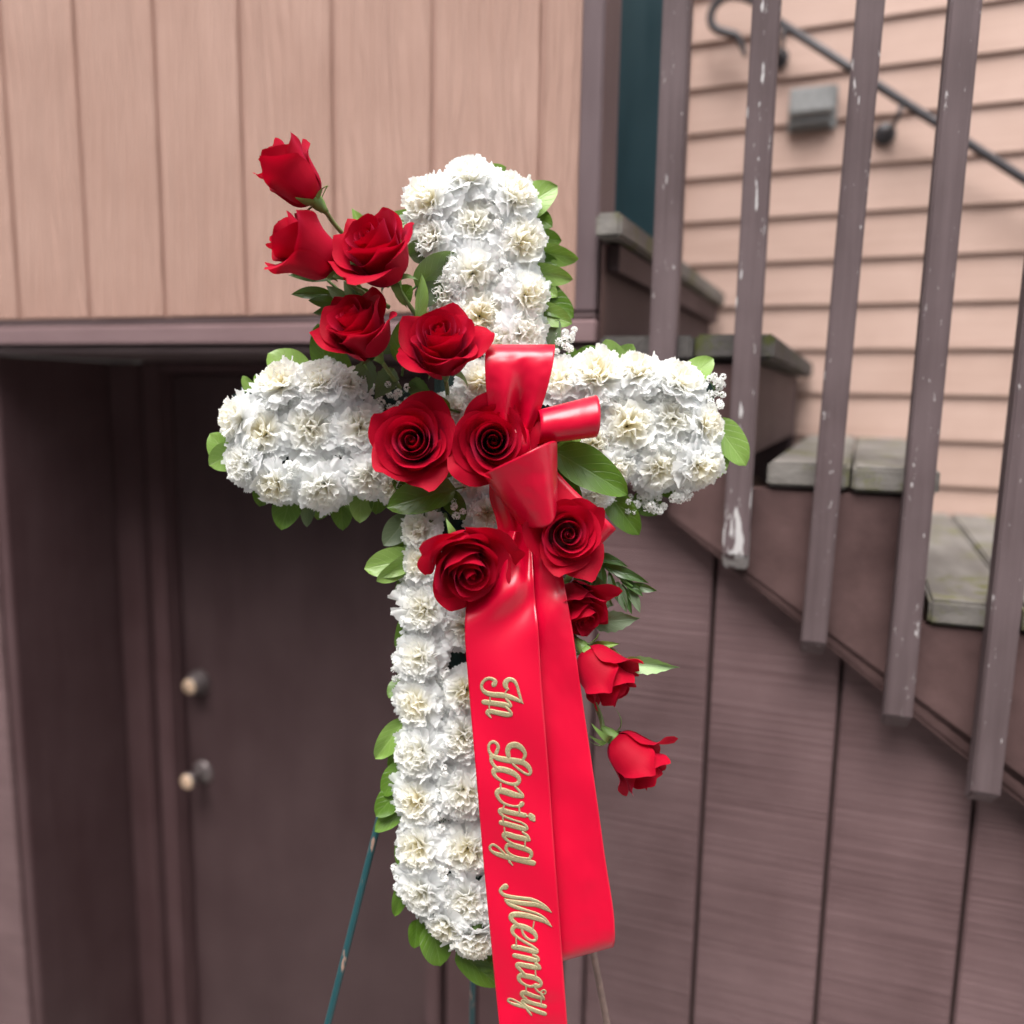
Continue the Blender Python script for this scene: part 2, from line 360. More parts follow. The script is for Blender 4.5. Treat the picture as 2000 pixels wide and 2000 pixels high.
# gold glitter lettering
m, t, b = new_mat('gold_glitter'); M['gold'] = m
n1 = N(t, 'ShaderNodeTexNoise', Scale=1500.0, Detail=2.0); t.links.new(coords(t, (1, 1, 1)), n1.inputs['Vector'])
cm = ramp(t, n1.outputs[0], [(0.35, (0.24, 0.19, 0.095)), (0.68, (0.58, 0.50, 0.30))]); t.links.new(cm.outputs[0], b.inputs['Base Color'])
b.inputs['Metallic'].default_value = 0.35; b.inputs['Roughness'].default_value = 0.45; bump(t, b, n1.outputs[0], 0.7, 0.0006)

# ------------------------------------------------------------------ ground
g = mesh_obj('ground', [(-60, -60, 0), (60, -60, 0), (60, 60, 0), (-60, 60, 0)], [(0, 1, 2, 3)], M['concrete']); tag(g, kind='structure')
# unseen wall added behind and left of the camera to block the low sky
nb = [(-3.2, 1.4), (-3.4, -1.6), (6.5, -5.2)]
NV, NF = [], []
for i, (x, y) in enumerate(nb): NV += [(x, y, 0), (x, y, 5.2)]
block_wall = mesh_obj('sky_block_wall', NV, [(0, 1, 3, 2), (2, 3, 5, 4)], M['sky_block_grey']); tag(block_wall, kind='structure')
block_wall.modifiers.new('thickness', 'SOLIDIFY').thickness = 0.15

# ------------------------------------------------------------------ tan plank wall above the door
TOPZ = 4.3
wall = house_thing('plank_siding_wall', 'tan painted vertical plank siding above the dark door', 'wall')
Z_L = 2.040
GR = 0.1945
grooves = [-0.0945 + GR*k for k in range(-9, 3)] + [0.362]
for a, b_ in zip(grooves[:-1], grooves[1:]):
    if b_-a < 0.03: continue
    # ship-lapped plank: square face with a rounded rabbet on its right side
    box('plank', a+0.005, b_-0.005 if b_ < 0.36 else b_, -0.006, 0.002, Z_L, TOPZ, M['tan'], wall, bev=0.0022)
box('backing_sheet', grooves[0]-0.2, 0.362, 0.0002, 0.10, Z_L, TOPZ, M['tan_back'], wall, bev=0)
box('corner_board', 0.364, 0.400, -0.022, 0.098, Z_L-0.004, TOPZ, M['trim'], wall, bev=0.003)
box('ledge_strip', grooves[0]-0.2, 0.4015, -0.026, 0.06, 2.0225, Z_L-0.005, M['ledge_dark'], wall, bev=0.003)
lg = prism('ledge_board', [(-0.062, 1.984), (-0.0595, 2.0165), (-0.05, 2.0205), (0.06, 2.0205), (0.06, 1.984)], grooves[0]-0.2, 0.409, M['ledge'], wall, bev=0.002, axis='u')
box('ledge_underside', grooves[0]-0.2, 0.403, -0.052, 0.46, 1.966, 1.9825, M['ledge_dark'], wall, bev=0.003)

# ------------------------------------------------------------------ recessed door
RC = 0.35
def du(px, py=1500, rc=RC): return wp(px, py, rc)[0]
door = house_thing('basement_door', 'dark brown flush door recessed under the ledge, with two brass-faced locks', 'door')
uL = -0.806; uR = -0.068; ztop = 1.938
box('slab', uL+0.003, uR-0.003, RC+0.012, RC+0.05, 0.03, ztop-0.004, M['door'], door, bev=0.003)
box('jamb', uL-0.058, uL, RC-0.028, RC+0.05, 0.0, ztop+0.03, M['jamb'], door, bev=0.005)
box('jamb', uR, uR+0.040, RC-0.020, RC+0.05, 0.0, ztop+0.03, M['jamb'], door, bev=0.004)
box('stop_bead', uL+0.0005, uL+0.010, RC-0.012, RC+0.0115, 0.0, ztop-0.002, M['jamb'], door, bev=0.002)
box('light_stop_panel', uL-0.06, uR+0.04, RC+0.0515, RC+0.07, 0.0, 1.9655, M['jamb'], door, bev=0)  # added behind the slab to stop sky light showing through the gaps
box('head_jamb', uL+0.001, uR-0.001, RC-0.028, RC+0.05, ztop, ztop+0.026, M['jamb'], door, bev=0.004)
box('casing', uL-0.150, uL-0.060, RC-0.045, RC+0.05, 0.0, 1.962, M['jamb'], door, bev=0.006)
box('casing', uR+0.060, uR+0.132, RC-0.030, RC+0.05, 0.0, 1.962, M['jamb'], door, bev=0.004)
def lock(name, px, py, profs, lbl):
    u, z = wp(px, py, RC+0.012)
    e = empty(name, (u, RC+0.012, z)); e.parent = door; e.rotation_euler = (math.radians(90), 0, 0); e['label'] = lbl
    for nm, pr, mt in profs: lathe(nm, pr, M[mt], e)
    return e
lock('deadbolt', 391, 1331, [('housing', [(0.033, 0.0), (0.0335, 0.004), (0.031, 0.010), (0.0215, 0.040), (0.0205, 0.042)], 'knob_metal'),
     ('key_face', [(0.0198, 0.0425), (0.0198, 0.0445), (0.018, 0.0455), (0.008, 0.0455), (0.0075, 0.047), (0.002, 0.047)], 'brass')], 'tapered deadbolt with a round brass face')
lock('door_knob', 397, 1507, [('rose_plate', [(0.032, 0.0), (0.032, 0.003), (0.026, 0.009), (0.014, 0.012), (0.0125, 0.014)], 'knob_metal'),
     ('shank', [(0.012, 0.0145), (0.0105, 0.032), (0.013, 0.044), (0.0195, 0.050), (0.0215, 0.058), (0.0200, 0.064)], 'knob_metal'),
     ('knob_face', [(0.0195, 0.0645), (0.0185, 0.067), (0.014, 0.069), (0.006, 0.0685), (0.002, 0.0685)], 'brass')], 'round door knob with a brass face')

# side and back of the alcove
al = house_thing('alcove_wall', 'dark brown boards closing the alcove around the recessed door', 'wall')
box('side_board', uL-0.185, uL-0.152, -0.001, RC+0.05, 0, 1.964, M['jamb'], al, bev=0.003)
box('back_board', uR+0.134, uR+0.250, RC-0.012, RC+0.05, 0, 1.963, M['jamb'], al, bev=0.003)
box('back_board', uR+0.253, 0.62, RC-0.006, RC+0.05, 0, 1.963, M['panel'], al, bev=0.003)
for k in range(6):
    a = uL-0.187-0.2045*(k+1)
    box('plank', a+0.003, a+0.2045-0.003, -0.006, 0.02, 0, 1.964, M['panel'], al, bev=0.003)
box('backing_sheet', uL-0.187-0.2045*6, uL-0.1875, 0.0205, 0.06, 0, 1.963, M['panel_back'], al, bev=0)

# ------------------------------------------------------------------ staircase
RUN, RISE, U2, Z2 = 0.240, 0.191, 0.688, 1.9945
SK = 0.066                                       # the flight is a little out of square with the house front
BACKY = 1.02
def nose(k): return U2 + (2-k)*RUN
def tz(k): return Z2 + (k-2)*RISE
def sbot(u): return 1.7123 - 0.799*(u-0.5148)
stair = house_thing('staircase', 'weathered brown wooden staircase with mossy board treads and a diagonal stringer', 'stairs')
lo = -7
poly2 = [(0.4105, sbot(0.4105)), (0.4105, tz(2)-0.043)]
for k in range(2, lo-1, -1):
    poly2 += [(nose(k)-0.035, tz(k)-0.043), (nose(k)-0.035, tz(k-1)-0.043)]
poly2 += [(nose(lo)+RUN-0.05, tz(lo-1)-0.043), (nose(lo)+RUN-0.05, max(0.0, sbot(nose(lo)+RUN-0.05)))]
poly2 = [p for p in poly2 if p[1] > -0.2]
prism('stringer', poly2, -0.040, -0.003, M['stringer'], stair, bev=0.0015)
rear = prism('stringer', poly2, BACKY-0.06, BACKY-0.02, M['riser'], stair, bev=0.0015, skew=SK)
box('stringer', 0.4105, nose(3)-0.0355, -0.038, -0.003, tz(2)-0.041, tz(3)-0.043, M['stringer'], stair, bev=0.0015)
for k in range(3, lo-1, -1):
    if tz(k) < 0.05: break
    nz, z = nose(k), tz(k)
    mt = M['tread'] if k != 2 else M['tread_end']
    far = BACKY-0.005
    for j in range(2):
        if k == 3 and j == 1: continue
        a = nz - 0.1215*(j+1) + 0.002; c = nz - 0.1215*j - 0.002
        if k == 2 and j == 1: a -= 0.03
        if k == 3: a = 0.4045
        dz = rnd.uniform(-0.002, 0.002)
        box('tread_board', a, c, -0.050+rnd.uniform(-0.004, 0.004), far, z-0.038+dz, z+dz, mt, stair, bev=0.005, skew=SK)
    if k == 3:
        for j in range(0, 8):
            box('tread_board', 0.402-0.1215*(j+1)+0.002, 0.402-0.1215*j-0.002, 0.11, far, z-0.038, z, mt, stair, bev=0.005, skew=SK)
    if k == 3: box('nosing_trim', nz-0.0355, nz-0.016, -0.0025, far-0.02, z-0.085, z-0.0405, M['riser'], stair, bev=0.002, skew=SK)
    box('riser', nz-0.055, nz-0.036, -0.0025, far-0.01, tz(k-1)+0.003, z-0.040, M['riser'], stair, bev=0.001, skew=SK)

# brown planks under the stringer
pw = house_thing('stair_side_wall', 'brown stained vertical plank wall under the diagonal stair stringer', 'wall')
PG = 0.6105; PS = 0.2045
for k in range(-1, 9):
    a, b_ = PG+PS*k+0.0035, PG+PS*(k+1)-0.0035
    a = max(a, 0.4145)
    za, zb = min(sbot(a)+0.05, 1.96), sbot(b_)+0.05
    if zb < 0.05: break
    prism('plank', [(a, 0.0), (b_, 0.0), (b_, zb), (a, za)], 0.0, 0.014, M['panel'], pw, bev=0.003)
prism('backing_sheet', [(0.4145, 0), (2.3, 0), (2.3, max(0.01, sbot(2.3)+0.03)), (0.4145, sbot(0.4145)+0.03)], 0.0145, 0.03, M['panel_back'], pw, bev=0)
box('corner_board', 0.3760, 0.4105, -0.012, 0.05, 0, 1.964, M['ledge'], pw, bev=0.003)
box('corner_board', 0.3600, 0.3757, 0.004, 0.06, 0, 1.964, M['jamb'], pw, bev=0.002)

# ------------------------------------------------------------------ balusters
rail = house_thing('stair_railing', 'row of weathered brown square balusters fixed to the stair stringer', 'railing')
def baluster(u0, u1, zb, tilt, mat, lbl=None):
    bm = bmesh.new()
    prof = [(-0.0795, zb+0.022), (-0.0415, zb-0.006), (-0.0415, zb+1.28), (-0.0795, zb+1.28)]
    a = [bm.verts.new((u0+tilt*(p[1]-zb), p[0], p[1])) for p in prof]; b = [bm.verts.new((u1+tilt*(p[1]-zb), p[0], p[1])) for p in prof]
    bm.faces.new(a); bm.faces.new(list(reversed(b)))
    for i in range(4): bm.faces.new((a[i], b[i], b[(i+1) % 4], a[(i+1) % 4]))
    bmesh.ops.recalc_face_normals(bm, faces=bm.faces[:])
    bmesh.ops.bevel(bm, geom=bm.edges[:], offset=0.0028, segments=2, affect='EDGES')
    o = bm_obj('baluster', bm, mat, rail)
    if lbl: o['label'] = lbl
    return o
baluster(0.4990, 0.5390, 1.735, 0.000, M['baluster'])
baluster(0.6256, 0.6640, 1.637, 0.000, M['baluster_worn'], 'baluster with its paint peeling white at the foot')
baluster(0.7490, 0.7850, 1.512, 0.0155, M['baluster'])
for k in range(1, 8):
    baluster(0.7490+0.1235*k, 0.7870+0.1235*k, 1.512-0.0987*k, 0.006, M['baluster'])
prism('handrail', [(0.30, 3.16), (1.80, 3.16-1.50*0.799), (1.80, 3.25-1.50*0.799), (0.30, 3.25)], -0.105, -0.015, M['baluster'], rail, bev=0.005)

# ------------------------------------------------------------------ lap siding wall behind the stairs
TH2 = math.radians(22.6)
LW = W0 + E_*0.60 - N_*1.05; LW[2] = 0
lap = empty('lap_siding_wall', tuple(LW), 'pale tan horizontal lap siding behind the balusters', 'wall'); lap.rotation_euler = (0, 0, -TH2)
EXP = 0.1168
_, zref = wp(1500, 160.5, 1.05)
# local frame of the lap wall: origin at u=0.60
LU0, LU1 = -0.215, 3.0
k0 = -int((zref-0.3)/EXP)
for k in range(k0, 18):
    z0 = zref + k*EXP
    prism('lap_board', [(-0.0150, z0), (0.0, z0), (0.0, z0+EXP+0.018), (-0.0030, z0+EXP+0.018)], LU0, LU1, M['lap'], lap, bev=0.0012, axis='u')
box('corner_trim', LU0-0.045, LU0-0.001, -0.020, 0.01, tz(3)+0.002, 4.4, M['lap'], lap, bev=0.002)
box('backing_sheet', -1.6, LU1, 0.0105, 0.06, 0, 4.4, M['tan_back'], lap, bev=0)

td = empty('teal_door', tuple(LW), 'dark teal door standing behind the corner board at the stair head', 'door'); td.rotation_euler = (0, 0, -TH2)
box('slab', -0.95, LU0-0.049, -0.004, 0.0095, tz(3)+0.005, 4.2, M['teal'], td, bev=0.002)
box('stile', LU0-0.175, LU0-0.0495, -0.012, -0.0045, tz(3)+0.006, 4.19, M['teal'], td, bev=0.002)
box('stile', -0.94, LU0-0.32, -0.012, -0.0045, tz(3)+0.006, 4.19, M['teal'], td, bev=0.002)

# ------------------------------------------------------------------ iron handrail and outlet box on the lap wall
def lw(px, py, off=0.0):
    """pixel -> point on the lap wall plane (local coords), off metres in front"""
    e2 = np.array([math.cos(TH2), -math.sin(TH2), 0]); n2 = np.array([-math.sin(TH2), -math.cos(TH2), 0])
    d = fw + RT*(px-1000)/F + UP*(1000-py)/F
    t = np.dot(LW + n2*off - CAM, n2)/np.dot(d, n2); P = CAM + t*d
    return (float(np.dot(P-LW, e2)), -off, float(P[2]))
ir = empty('iron_handrail', tuple(LW), 'black wrought iron handrail ending in a scroll on the lap siding', 'handrail'); ir.rotation_euler = (0, 0, -TH2)
p0, p1 = np.array(lw(1524, 45, 0.075)), np.array(lw(1749, 189, 0.075))
dv = (p1-p0)/np.linalg.norm(p1-p0)
tube('rail', [p0-dv*0.07, p0+dv*1.5], 0.0108, M['iron'], ir, seg=12)
sp = [(1497, 24), (1478, 6), (1452, -6), (1424, -8), (1402, 4), (1389, 26), (1390, 46), (1401, 58), (1420, 64), (1438, 70), (1448, 86), (1456, 110)]
tube('scroll', [lw(x, y, 0.075-0.0006*i) for i, (x, y) in enumerate(sp)], [0.0108]*9+[0.010, 0.008, 0.005], M['iron'], ir, seg=12, n=60)
for (px, py), (rx, ry) in (((1520, 114), (1530, 50)), ((1728, 262), (1762, 198))):
    c = lw(px, py, 0.0175)
    e = lathe('bracket', [(0.027, 0.0), (0.027, 0.004), (0.020, 0.010), (0.010, 0.014)], M['iron'], ir, seg=20)
    e.location = c; e.rotation_euler = (math.radians(90), 0, 0)
    a = np.array(lw(px, py, 0.03)); bq = np.array(lw(rx, ry, 0.075))
    tube('bracket_arm', [a+np.array([0, 0.012, 0]), (a+bq)/2+np.array([0.008, -0.026, -0.012]), bq], 0.0055, M['iron'], ir, seg=10)
# outlet
ob = empty('outlet_box', tuple(LW), 'small grey weatherproof outlet box on the lap siding', 'outlet box'); ob.rotation_euler = (0, 0, -TH2)
a, c = lw(1546, 172, 0.05), lw(1624, 240, 0.05)
box('back_box', a[0]+0.004, c[0]-0.004, -0.046, -0.0155, c[2]+0.004, a[2]-0.004, M['grey_box'], ob, bev=0.004)
prism('flap_cover', [(-0.056, c[2]+0.026), (-0.062, c[2]+0.030), (-0.058, a[2]-0.010), (-0.047, a[2]), (-0.0465, c[2]+0.022)], a[0]-0.002, c[0]+0.002, M['grey_box'], ob, bev=0.003, axis='u')
box('flange', a[0]-0.006, c[0]+0.010, -0.0200, -0.0152, c[2]-0.004, a[2]+0.006, M['grey_box'], ob, bev=0.002)

# ------------------------------------------------------------------ easel
D0 = 1.0
apex = cp(945, 860, 1.005)
es = empty('wire_easel', (apex[0], apex[1], 0), 'green wire easel with splayed legs holding the flower cross', 'easel')
M['easel_rust'] = simple('rusty_bare_steel', (0.22, 0.15, 0.13), 0.6, 0.2, ns=120, var=0.5, bs=0.3)
def leg(px, py, d, top, mk='easel'):
    q = cp(px, py, d); v = q-top; s = (0.0-top[2])/v[2]
    foot = top+v*s
    tube('leg', [top-apex+[0, 0, apex[2]], foot-apex+[0, 0, apex[2]]], [0.0044, 0.0044], M[mk], es, seg=8, n=12)
leg(640, 2000, 0.985, apex+RT*-0.012); leg(1186, 2000, 0.985, apex+RT*0.012, 'easel_rust'); leg(922, 2000, 1.16, apex-fw*-0.012)
q1, q2 = cp(758, 1545, 1.0), cp(1090, 1545, 1.0)
off = -apex+np.array([0, 0, apex[2]])
tube('cross_bar', [q1+off, q2+off], 0.003, M['easel'], es, seg=6, n=4)
tube('top_loop', [apex+off+RT*-0.012, apex+off+UP*0.05+RT*-0.02, apex+off+UP*0.08, apex+off+UP*0.05+RT*0.02, apex+off+RT*0.012], 0.0035, M['easel'], es, seg=6, n=20)

# ------------------------------------------------------------------ foam cross
FD = 0.985
ctr = cp(920, 1000, FD)
fx = empty('foam_cross', tuple(ctr), 'dark green floral foam cross showing between the white carnations', 'floral foam')
s = FD/F
def fbox(name, x0, x1, y0, y1, dep0, dep1):
    bm = bmesh.new()
    pts = []
    for d in (dep0, dep1):
        for x, y in ((x0, y0), (x1, y0), (x1, y1), (x0, y1)):
            pts.append(bm.verts.new(tuple(CAM + fw*d + (RT*(x-1000)+UP*(1000-y))*s - ctr)))
    for f in ((0, 1, 2, 3), (7, 6, 5, 4), (0, 4, 5, 1), (1, 5, 6, 2), (2, 6, 7, 3), (3, 7, 4, 0)):
        bm.faces.new([pts[i] for i in f])
    bmesh.ops.recalc_face_normals(bm, faces=bm.faces[:])
    bmesh.ops.bevel(bm, geom=bm.edges[:], offset=0.008, segments=3, affect='EDGES')
    return bm_obj(name, bm, M['foam'], fx)
fbox('upright', 852, 992, 372, 1825, 0.952, 0.995)
fbox('cross_arm', 470, 837.5, 762, 935, 0.9525, 0.994)
fbox('cross_arm', 1000.5, 1385, 742, 925, 0.9525, 0.994)

# ------------------------------------------------------------------ carnations
def carnation_mesh(seed):
    r = random.Random(seed); RV = 0.030
    parts = {'outer': ([], [], []), 'inner': ([], [], [])}
    npet = 32; cmul = r.uniform(0.45, 1.05);  ang = r.uniform(0, 6.28)
    for i in range(npet):
        k = 1 - i/(npet-1)                        # 1 outer ... 0 heart
        ang += 2.399963 + r.uniform(-0.35, 0.35)
        phi = math.radians(8 + 84*k**0.85 + r.uniform(-9, 9))
        L = RV*(0.80+0.25*k)*r.uniform(0.88, 1.10); W = RV*(0.50+0.55*k)*r.uniform(0.85, 1.2)
        base_r = 0.004*k + 0.002*(1-k)*r.random(); base_z = 0.004 + 0.006*(1-k)
        nu, nv = 25, 7
        ruf = r.uniform(0.08, 0.17)*(0.8+1.1*(1-k)); fr = r.uniform(1.6, 3.0); ph = r.uniform(0, 6.28); ph2 = r.uniform(0, 6.28)
        tw = r.uniform(-0.5, 0.5); cu = r.uniform(-0.25, 0.30)+0.16*k; cupu = r.uniform(-0.25, 0.35)
        V, Fc, A = parts['outer' if k > 0.42 else 'inner']
        b0 = len(V)
        ca, sa = math.cos(ang), math.sin(ang)
        zig = [r.uniform(0.4, 1.0) for _ in range(nu)]
        for a in range(nu):
            x = -1+2*a/(nu-1)
            ser = (0.055 if a % 2 else -0.03)*zig[a]
            for j in range(nv):
                v = j/(nv-1)
                lv = v*(1 + ser*(v**4) - 0.20*abs(x)**2.2*v)
                wv = W*(0.10+0.90*v**0.8)*(1-0.08*v**6)
                lat = x*wv
                amp = ruf*W*v**1.6
                hgt = amp*(math.sin(fr*x*math.pi*0.9+ph) + 0.35*math.sin(2.3*fr*x*math.pi*0.9+ph2)) + tw*lat*v*0.6 + cupu*x*x*W*v
                bend = phi + cu*v*v*1.2
                # frame: out direction at angle bend from the axis
                o_r = base_r + L*lv*math.sin(phi+0.5*cu*v*v); o_z = base_z + L*lv*math.cos(phi+0.5*cu*v*v)
                nr, nz_ = math.cos(bend), -math.sin(bend)
                rr = o_r - nr*hgt; zz = o_z - nz_*hgt
                V.append((rr*ca - lat*sa, rr*sa + lat*ca, zz))
                A.append(cmul*min(0.75, max(0.0, (0.80-1.35*k)*(1.05-0.75*v) + 0.18*(1-v)*(k < 0.9))))
        Fc += grid_faces(nu, nv, b0)
    out = {}
    for key, (V, Fc, A) in parts.items():
        me = bpy.data.meshes.new(key+'_petals'); me.from_pydata(V, [], Fc); me.update()
        me.polygons.foreach_set('use_smooth', [True]*len(me.polygons))
        at = me.attributes.new('cream', 'FLOAT', 'POINT'); at.data.foreach_set('value', np.asarray(A, dtype=np.float32))
        me.materials.append(M['carn']); out[key] = me
    # calyx
    V, Fc = [], []; prof = [(0.002, -0.026), (0.0055, -0.022), (0.0075, -0.010), (0.0085, 0.004)]
    for rr, h in prof:
        for q in range(10): V.append((rr*math.cos(q*0.6283), rr*math.sin(q*0.6283), h))
    for i in range(3):
        for q in range(10): Fc.append((i*10+q, i*10+(q+1) % 10, (i+1)*10+(q+1) % 10, (i+1)*10+q))
    me = bpy.data.meshes.new('calyx'); me.from_pydata(V, [], Fc); me.update(); me.materials.append(M['sepal']); out['calyx'] = me
    return out
CARN = [carnation_mesh(100+i) for i in range(8)]

def axis_matrix(loc, zdir, spin, scale):
    z = Vector(zdir).normalized(); ref = Vector((0.2, 0.1, 0.97)) if abs(z.z) < 0.9 else Vector((1, 0, 0))
    x = ref.cross(z).normalized(); y = z.cross(x)
    m3 = Matrix((x, y, z)).transposed() @ Matrix.Rotation(spin, 3, 'Z')
    return Matrix.Translation(Vector(loc)) @ m3.to_4x4() @ Matrix.Diagonal((scale[0], scale[1], scale[2], 1))

ncar = [0]
def carnation(px, py, diam, tx, ty, where, d=0.932):
    """tx, ty: lean of the flower's face to the right / up"""
    ax = cdir(tx+rnd.uniform(-0.16, 0.16), ty+rnd.uniform(-0.16, 0.16), 1.0)
    sz = diam*d/F/0.060*0.93
    c = Vector(cp(px, py, d)) - ax*0.013*sz
    i = ncar[0]; ncar[0] += 1
    o = empty('carnation', (0, 0, 0), 'white carnation '+where, 'carnation', 'white carnations covering the cross')
    o.matrix_world = axis_matrix(c, ax, rnd.uniform(0, 6.28), (sz*rnd.uniform(0.94, 1.08), sz*rnd.uniform(0.94, 1.08), sz*rnd.uniform(0.8, 1.1)))
    v = CARN[(i*3+rnd.randrange(2)) % len(CARN)]
    link('outer_petals', v['outer'], o); link('inner_petals', v['inner'], o); link('calyx', v['calyx'], o)
    return o

carns = [
 # upper arm
 (916, 343, 108, -0.05, 0.95, 'at the very top of the cross'),
 (838, 392, 108, -0.85, 0.45, 'at the upper left shoulder below the topmost bloom'),
 (1007, 380, 112, 0.80, 0.50, 'at the upper right shoulder below the topmost bloom'),
 (926, 432, 116, 0.0, 0.10, 'with a wide cream heart, second down the middle of the upper arm'),
 (1022, 472, 112, 0.70, -0.05, 'on the right edge of the upper arm beside the cream-hearted bloom'),
 (846, 464, 92, -0.55, 0.05, 'touching the largest rose on the left of the upper arm'),
 (924, 534, 116, 0.0, -0.05, 'third down the middle of the upper arm'),
 (1032, 578, 104, 0.70, -0.10, 'on the right edge of the upper arm, third down'),
 (868, 580, 88, -0.45, -0.15, 'between the bright green curled leaf and the middle of the upper arm'),
 (938, 616, 122, 0.0, -0.10, 'right above the bow loop in the upper arm'),
 (1026, 650, 100, 0.60, -0.10, 'just above the top right corner of the bow loop'),
 (978, 668, 84, 0.10, 0.0, 'half hidden behind the top edge of the bow loop'),
 # left arm
 (545, 746, 104, -0.45, 0.80, 'first in the top row of the left arm from its tip'),
 (622, 744, 112, 0.0, 0.75, 'second in the top row of the left arm from its tip'),
 (684, 752, 84, 0.20, 0.60, 'under the low rose in the top row of the left arm'),
 (461, 818, 96, -1.10, 0.25, 'at the upper side of the left arm tip'),
 (470, 905, 104, -1.00, -0.40, 'at the lower side of the left arm tip'),
 (514, 845, 108, -0.35, 0.0, 'first in the middle row of the left arm from its tip'),
 (606, 838, 116, 0.0, 0.0, 'second in the middle row of the left arm from its tip'),
 (704, 834, 108, 0.10, 0.05, 'third in the middle row of the left arm, left of the open rose'),
 (536, 948, 100, -0.40, -0.75, 'first in the bottom row of the left arm from its tip'),
 (630, 952, 108, 0.0, -0.80, 'second in the bottom row of the left arm from its tip'),
 (720, 928, 104, 0.10, -0.55, 'third in the bottom row of the left arm, below the open rose'),
 (770, 948, 84, 0.2, -0.6, 'mostly hidden under the open rose at the inner end of the left arm'),
 # right arm
 (1092, 740, 96, -0.25, 0.25, 'beside the right edge of the upper bow loop'),
 (1166, 732, 112, 0.0, 0.75, 'first in the top row of the right arm from the bow'),
 (1246, 728, 104, 0.05, 0.85, 'second in the top row of the right arm from the bow'),
 (1330, 742, 112, 0.45, 0.75, 'third in the top row of the right arm from the bow'),
 (1226, 832, 122, 0.0, 0.05, 'in the middle row of the right arm just right of the bow'),
 (1316, 814, 114, 0.15, 0.10, 'second in the middle row of the right arm from the bow'),
 (1384, 830, 100, 1.15, 0.10, 'turned outwards at the tip of the right arm'),
 (1160, 868, 92, -0.10, -0.10, 'behind the glossy leaf below the sideways bow loop'),
 (1290, 916, 108, 0.05, -0.45, 'in the bottom row of the right arm above the small white sprays'),
 (1366, 912, 100, 0.65, -0.55, 'at the lower corner of the right arm tip'),
 (1202, 915, 92, 0.25, -0.75, 'edge-on, past the tip of the glossy leaf'),
 (1160, 966, 80, -0.1, -0.85, 'below the glossy leaf, hanging at the lower edge of the right arm'),
 # centre
 (938, 745, 92, -0.1, 0.15, 'in the shade between the bow loop and the rose left of it'),
 (890, 800, 80, 0.0, 0.1, 'almost covered where the two open roses meet'),
 (918, 935, 88, -0.15, -0.2, 'in the shade below the two open roses'),
 (952, 1002, 84, 0.0, -0.1, 'in the shade left of the cone shaped bow loop'),
 # lower arm, outer column
 (824, 1032, 88, -0.70, 0.05, 'topmost in the outer column of the lower arm'),
 (822, 1098, 88, -0.80, 0.0, 'second in the outer column of the lower arm, left of the drooping rose'),
 (826, 1190, 108, -0.50, 0.0, 'third in the outer column of the lower arm'),
 (818, 1284, 104, -0.50, -0.05, 'fourth in the outer column of the lower arm'),
 (812, 1376, 104, -0.50, 0.0, 'fifth in the outer column of the lower arm'),
 (818, 1472, 106, -0.50, -0.05, 'sixth in the outer column of the lower arm'),
 (812, 1564, 102, -0.50, 0.0, 'seventh in the outer column of the lower arm'),
 (816, 1656, 106, -0.50, -0.05, 'eighth in the outer column of the lower arm'),
 (820, 1746, 106, -0.55, -0.25, 'ninth in the outer column of the lower arm'),
 (868, 1812, 92, -0.35, -0.85, 'at the bottom of the outer column of the lower arm'),
 # lower arm, inner column
 (893, 1150, 84, 0.0, 0.0, 'topmost in the inner column of the lower arm, under the drooping rose'),
 (912, 1226, 94, 0.10, 0.0, 'second in the inner column of the lower arm, against the ribbon edge'),
 (912, 1348, 100, 0.05, 0.0, 'third in the inner column of the lower arm, left of the word In'),
 (908, 1438, 104, 0.05, 0.0, 'fourth in the inner column of the lower arm'),
 (908, 1545, 116, 0.0, 0.0, 'large with loose petals, fifth in the inner column of the lower arm'),
 (912, 1660, 116, 0.0, -0.05, 'sixth in the inner column of the lower arm'),
 (914, 1762, 112, 0.0, -0.25, 'seventh in the inner column of the lower arm'),
 (930, 1838, 100, 0.05, -0.90, 'lowest on the cross at the foot of the inner column'),
]
for c in carns: carnation(*c)
for k, y in enumerate((1270, 1370, 1470, 1570, 1670, 1765)):
    w = ('first', 'second', 'third', 'fourth', 'fifth', 'sixth')[k]
    carnation(998, y, 104, 0.45, -0.05, w+' down behind the ribbon tails on the lower arm', d=0.945)

# ------------------------------------------------------------------ roses
def smooth(a, b, x):
    t = max(0.0, min(1.0, (x-a)/(b-a))); return t*t*(3-2*t)

